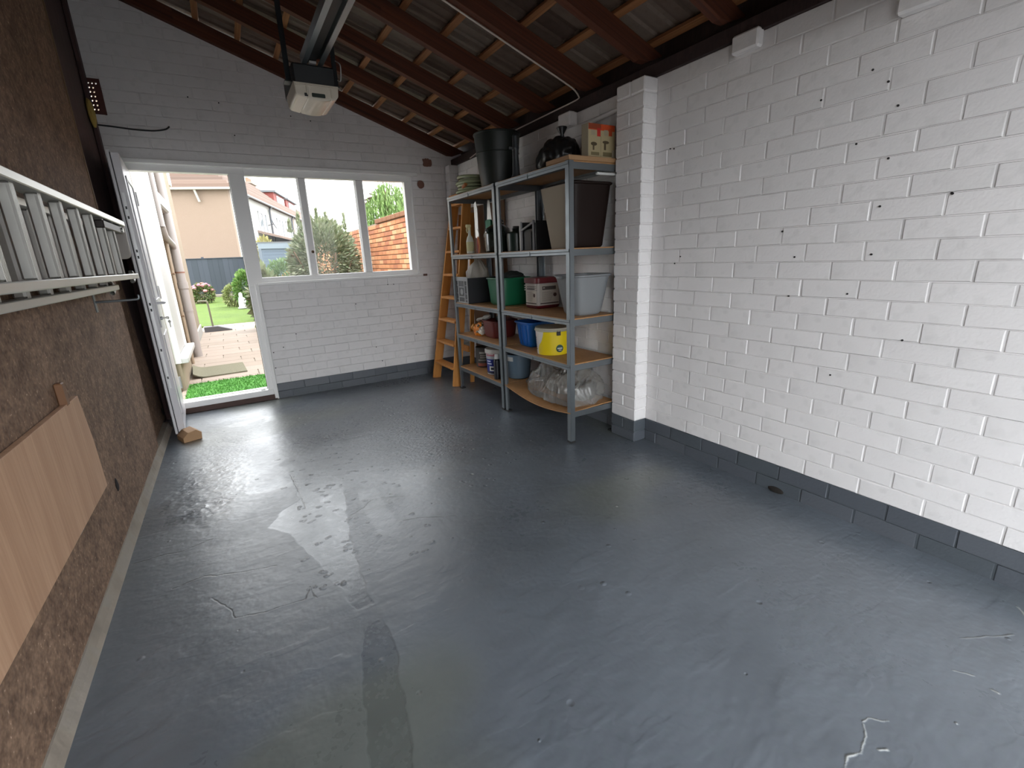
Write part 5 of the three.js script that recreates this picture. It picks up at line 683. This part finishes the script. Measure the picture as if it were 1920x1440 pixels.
// ---------- fences, shed, garden wall ----------
{
  const f = thing('garden_fence', 'dark blue-grey boarded fence at the end of the lawn', 'fence', [0, GY, -21]), M = [std(lin(0.032, 0.039, 0.053), 0.7, 0, { bumpMap: woodBump, bumpScale: 0.003 }), std(lin(0.037, 0.044, 0.058), 0.7), std(lin(0.029, 0.036, 0.047), 0.7)], R = rng(4);
  for (let i = 0; i < 34; i++) mesh('fence_board', bb(-4.2 + i * 0.2, -3.985 + i * 0.2, 0.08, 1.68, -0.012 + (i % 2) * 0.012, 0.006 + (i % 2) * 0.012, 0.003), M[Math.floor(R() * 3)], f); mesh('top_rail', bb(-4.2, 2.6, 1.68, 1.71, -0.03, 0.05), M[0], f); mesh('gravel_board', bb(-4.2, 2.6, 0, 0.08, -0.02, 0.02), std(lin(0.184, 0.165, 0.138), 0.8), f); for (const x of [-3.2, -0.75, 1.2]) mesh('post', bb(x - 0.05, x + 0.05, 0, 1.76, -0.12, -0.03), M[0], f);
  const b = thing('flower_border', 'pale stone edging strip below the dark fence', 'edging', [0, GY, -20.75]); mesh('edging', bb(-3, 2.6, 0, 0.1, -0.18, 0.1, 0.02), std(lin(0.229, 0.198, 0.152), 0.85), b);
  const s = thing('garden_shed', 'blue-grey boarded garden shed behind the pale green bush', 'shed', [2.55, GY, -17]), sm = std(lin(0.073, 0.096, 0.129), 0.65), sl = std(lin(0.138, 0.165, 0.192), 0.6);
  for (let i = 0; i < 15; i++) mesh('cladding_board', bb(-1.15, 1.5, 0.05 + i * 0.125, 0.17 + i * 0.125, -0.01, 0.012, 0.004), sm, s); mesh('side_wall', bb(-1.15, -1.1, 0, 1.95, -1.8, 0), sm, s); mesh('fascia', bb(-1.25, 1.6, 1.92, 2.14, -0.02, 0.08), sl, s); mesh('roof', bb(-1.25, 1.6, 2.14, 2.18, -1.9, 0.1), std(lin(0.092, 0.092, 0.092), 0.8), s); mesh('back_wall', bb(-1.15, 1.5, 0, 1.95, -1.8, -1.76), sm, s);
}
{
  const w = thing('garden_wall', 'orange-red brick garden wall beyond the window, higher at the near end', 'wall', [2.42, GY, 0]), R = rng(6), parts = [[], [], [], []];
  mesh('mortar', extrude(shapeOf([[-12, 0], [-0.5, 0], [-0.5, 2.0], [-2.05, 1.98], [-2.05, 1.9], [-12, 1.88]]), 0.2).rotateY(-Math.PI / 2).translate(0.21, 0, 0), std(lin(0.229, 0.184, 0.138), 0.9), w);
  for (let n = 0; n < 27; n++) for (let k = 0; k < 51; k++) { const z = -0.55 - k * 0.225 - (n % 2) * 0.1125, y = n * 0.075; if (y > (z > -2.05 ? 1.93 : 1.83)) continue; if (y < 0.6 && z < -4) continue; parts[Math.floor(R() * 4)].push(bb(-0.006 - R() * 0.004, 0.02, y + 0.006, y + 0.07, z - 0.214, z, 0.004)); }
  [[0.46, 0.19, 0.085], [0.54, 0.24, 0.11], [0.38, 0.145, 0.07], [0.6, 0.33, 0.17]].forEach((c, i) => stuff(mesh('wall_bricks', parts[i], std(lin(...c), 0.88, 0, { bumpMap: coarseBump, bumpScale: 0.004 }), w)));
  for (let k = 0; k < 14; k++) mesh('coping_brick', bb(-0.03, 0.23, z0(k) > -2.05 ? 2.0 : 1.885, (z0(k) > -2.05 ? 2.0 : 1.885) + 0.07, z0(k) - 0.218, z0(k), 0.006), std(lin(0.229, 0.101, 0.046), 0.88), w);
  function z0(k) { return -0.6 - k * 0.235; }
}
// ---------- terrace of houses beyond the fence; local x runs along the rear facade, away from the garage ----------
{
  const t = thing('house_terrace', 'terrace of rendered houses with red dormers beyond the dark fence', 'house', [0.82, GY, -24], Math.atan2(0.957, 0.29)), tan = std(lin(0.225, 0.165, 0.122), 0.9, 0, { bumpMap: renderBump, bumpScale: 0.01 }), wh = std(lin(0.340, 0.335, 0.312), 0.8), roofM = [std(lin(0.152, 0.101, 0.078), 0.85), std(lin(0.184, 0.129, 0.101), 0.85), std(lin(0.133, 0.092, 0.073), 0.85)], E = 5.05, Wd = 8, Ln = 34, red = std(lin(0.192, 0.046, 0.037), 0.8), gl = phys(lin(0.138, 0.156, 0.165), 0.1), fr = std(lin(0.358, 0.358, 0.358), 0.5);
  mesh('end_wall', bb(0, 0.3, 0, E, -Wd, 0.0, 0.005), tan, t);
  mesh('rear_wall', bb(0.3, 4.2, 0, E, -0.3, -0.001), wh, t); mesh('rear_wall', bb(4.2, Ln, 0, E, -0.3, -0.002), wh, t); mesh('party_strip', bb(8.4, 8.75, 2.6, E, -0.02, 0.03), std(lin(0.184, 0.129, 0.092), 0.8), t); mesh('party_strip', bb(16.2, 16.6, 2.6, E, -0.02, 0.03), std(lin(0.184, 0.129, 0.092), 0.8), t);
  for (let i = 0; i < 12; i++) { const a = i * 0.235, in0 = -0.25 + a * 1.05; mesh('tile_course', bb(in0, Ln, E + 0.05 + a * 0.8, E + 0.1 + a * 0.8 + 0.14, -Wd + 0.2 + a * 1.0, 0.28 - a * 1.0, 0.01), roofM[i % 3], t); }
  mesh('gutter', bb(-0.34, -0.22, E - 0.06, E + 0.05, -Wd, 0.3, 0.02), std(lin(0.321, 0.303, 0.257), 0.6), t); mesh('gutter', bb(-0.3, Ln, E - 0.06, E + 0.04, 0.22, 0.34, 0.02), std(lin(0.138, 0.138, 0.138), 0.6), t); mesh('overflow_pipe', bar([-0.12, E - 0.6, -1.3], [-0.22, E - 0.05, -1.4], 0.09, 0.09), std(lin(0.330, 0.312, 0.266), 0.6), t);
  const win = (x0, x1, y0, y1, z = 0.0) => { const f = mesh('window', [bb(x0, x1, y0, y0 + 0.09, z, z + 0.06), bb(x0, x1, y1 - 0.09, y1, z, z + 0.06), bb(x0, x0 + 0.09, y0, y1, z, z + 0.06), bb(x1 - 0.09, x1, y0, y1, z, z + 0.06), bb((x0 + x1) / 2 - 0.04, (x0 + x1) / 2 + 0.04, y0, y1, z, z + 0.05)], fr, t); mesh('pane', bb(x0 + 0.08, (x0 + x1) / 2 - 0.03, y0 + 0.08, y1 - 0.08, z + 0.005, z + 0.02), gl, f); mesh('pane', bb((x0 + x1) / 2 + 0.03, x1 - 0.08, y0 + 0.08, y1 - 0.08, z + 0.005, z + 0.02), gl, f); };
  for (const x of [0.8, 5.2, 10.2, 13.2, 18, 22]) win(x, x + 1.9, 3.2, 4.5); for (const x of [2.6, 8.0, 15.4]) mesh('downpipe', [cyl(0.06, 0.06, 3.0, 10).translate(x, 3.3, 0.1), tube([[x, 4.8, 0.1], [x, 4.95, 0.2], [x + 0.3, 5.05, 0.3]], 0.055, 8, 8)], std(lin(0.073, 0.078, 0.087), 0.6), t);
  mesh('lean_to_roof', extrude(shapeOf([[0, 3.35], [2.0, 2.75], [2.0, 2.65], [0, 3.2]]), 20).rotateY(-Math.PI / 2).translate(24.5, 0, 0.0), roofM[1], t); mesh('lean_to_wall', bb(4.6, 24.4, 0, 2.66, 1.75, 1.9), wh, t);
  for (const [x, w] of [[15.6, 4.0], [20.4, 4.2]]) { const d = mesh('dormer', bb(x, x + w, E + 0.5, E + 1.85, -2.5, -1.0, 0.01), red, t); mesh('dormer_roof', bb(x - 0.15, x + w + 0.15, E + 1.85, E + 2.0, -2.6, -0.8), std(lin(0.115, 0.124, 0.129), 0.7), d); const f = mesh('dormer_window', bb(x + 0.9, x + w - 0.4, E + 0.75, E + 1.7, -1.0, -0.94), fr, d); void f; }
  const ch = mesh('chimney', bb(17.2, 18.8, E + 1.2, E + 2.75, -3.5, -2.9, 0.02), std(lin(0.229, 0.165, 0.124), 0.85), t); mesh('chimney_cap', bb(17.1, 18.9, E + 2.75, E + 2.88, -3.6, -2.8), std(lin(0.229, 0.192, 0.156), 0.85), ch); mesh('chimney_pot', [0, 1, 2].map((i) => cyl(0.12, 0.15, 0.4, 12).translate(17.6 + i * 0.4, E + 3.05, -3.2)), std(lin(0.229, 0.129, 0.083), 0.8), ch);
  mesh('satellite_dish', [cyl(0.34, 0.3, 0.05, 20).rotateX(1.2).translate(7.4, 3.9, 0.4), bar([7.4, 3.8, 0.0], [7.4, 3.9, 0.38], 0.04)], std(lin(0.092, 0.101, 0.110), 0.5), t);
}
renderer.render(scene, camera);
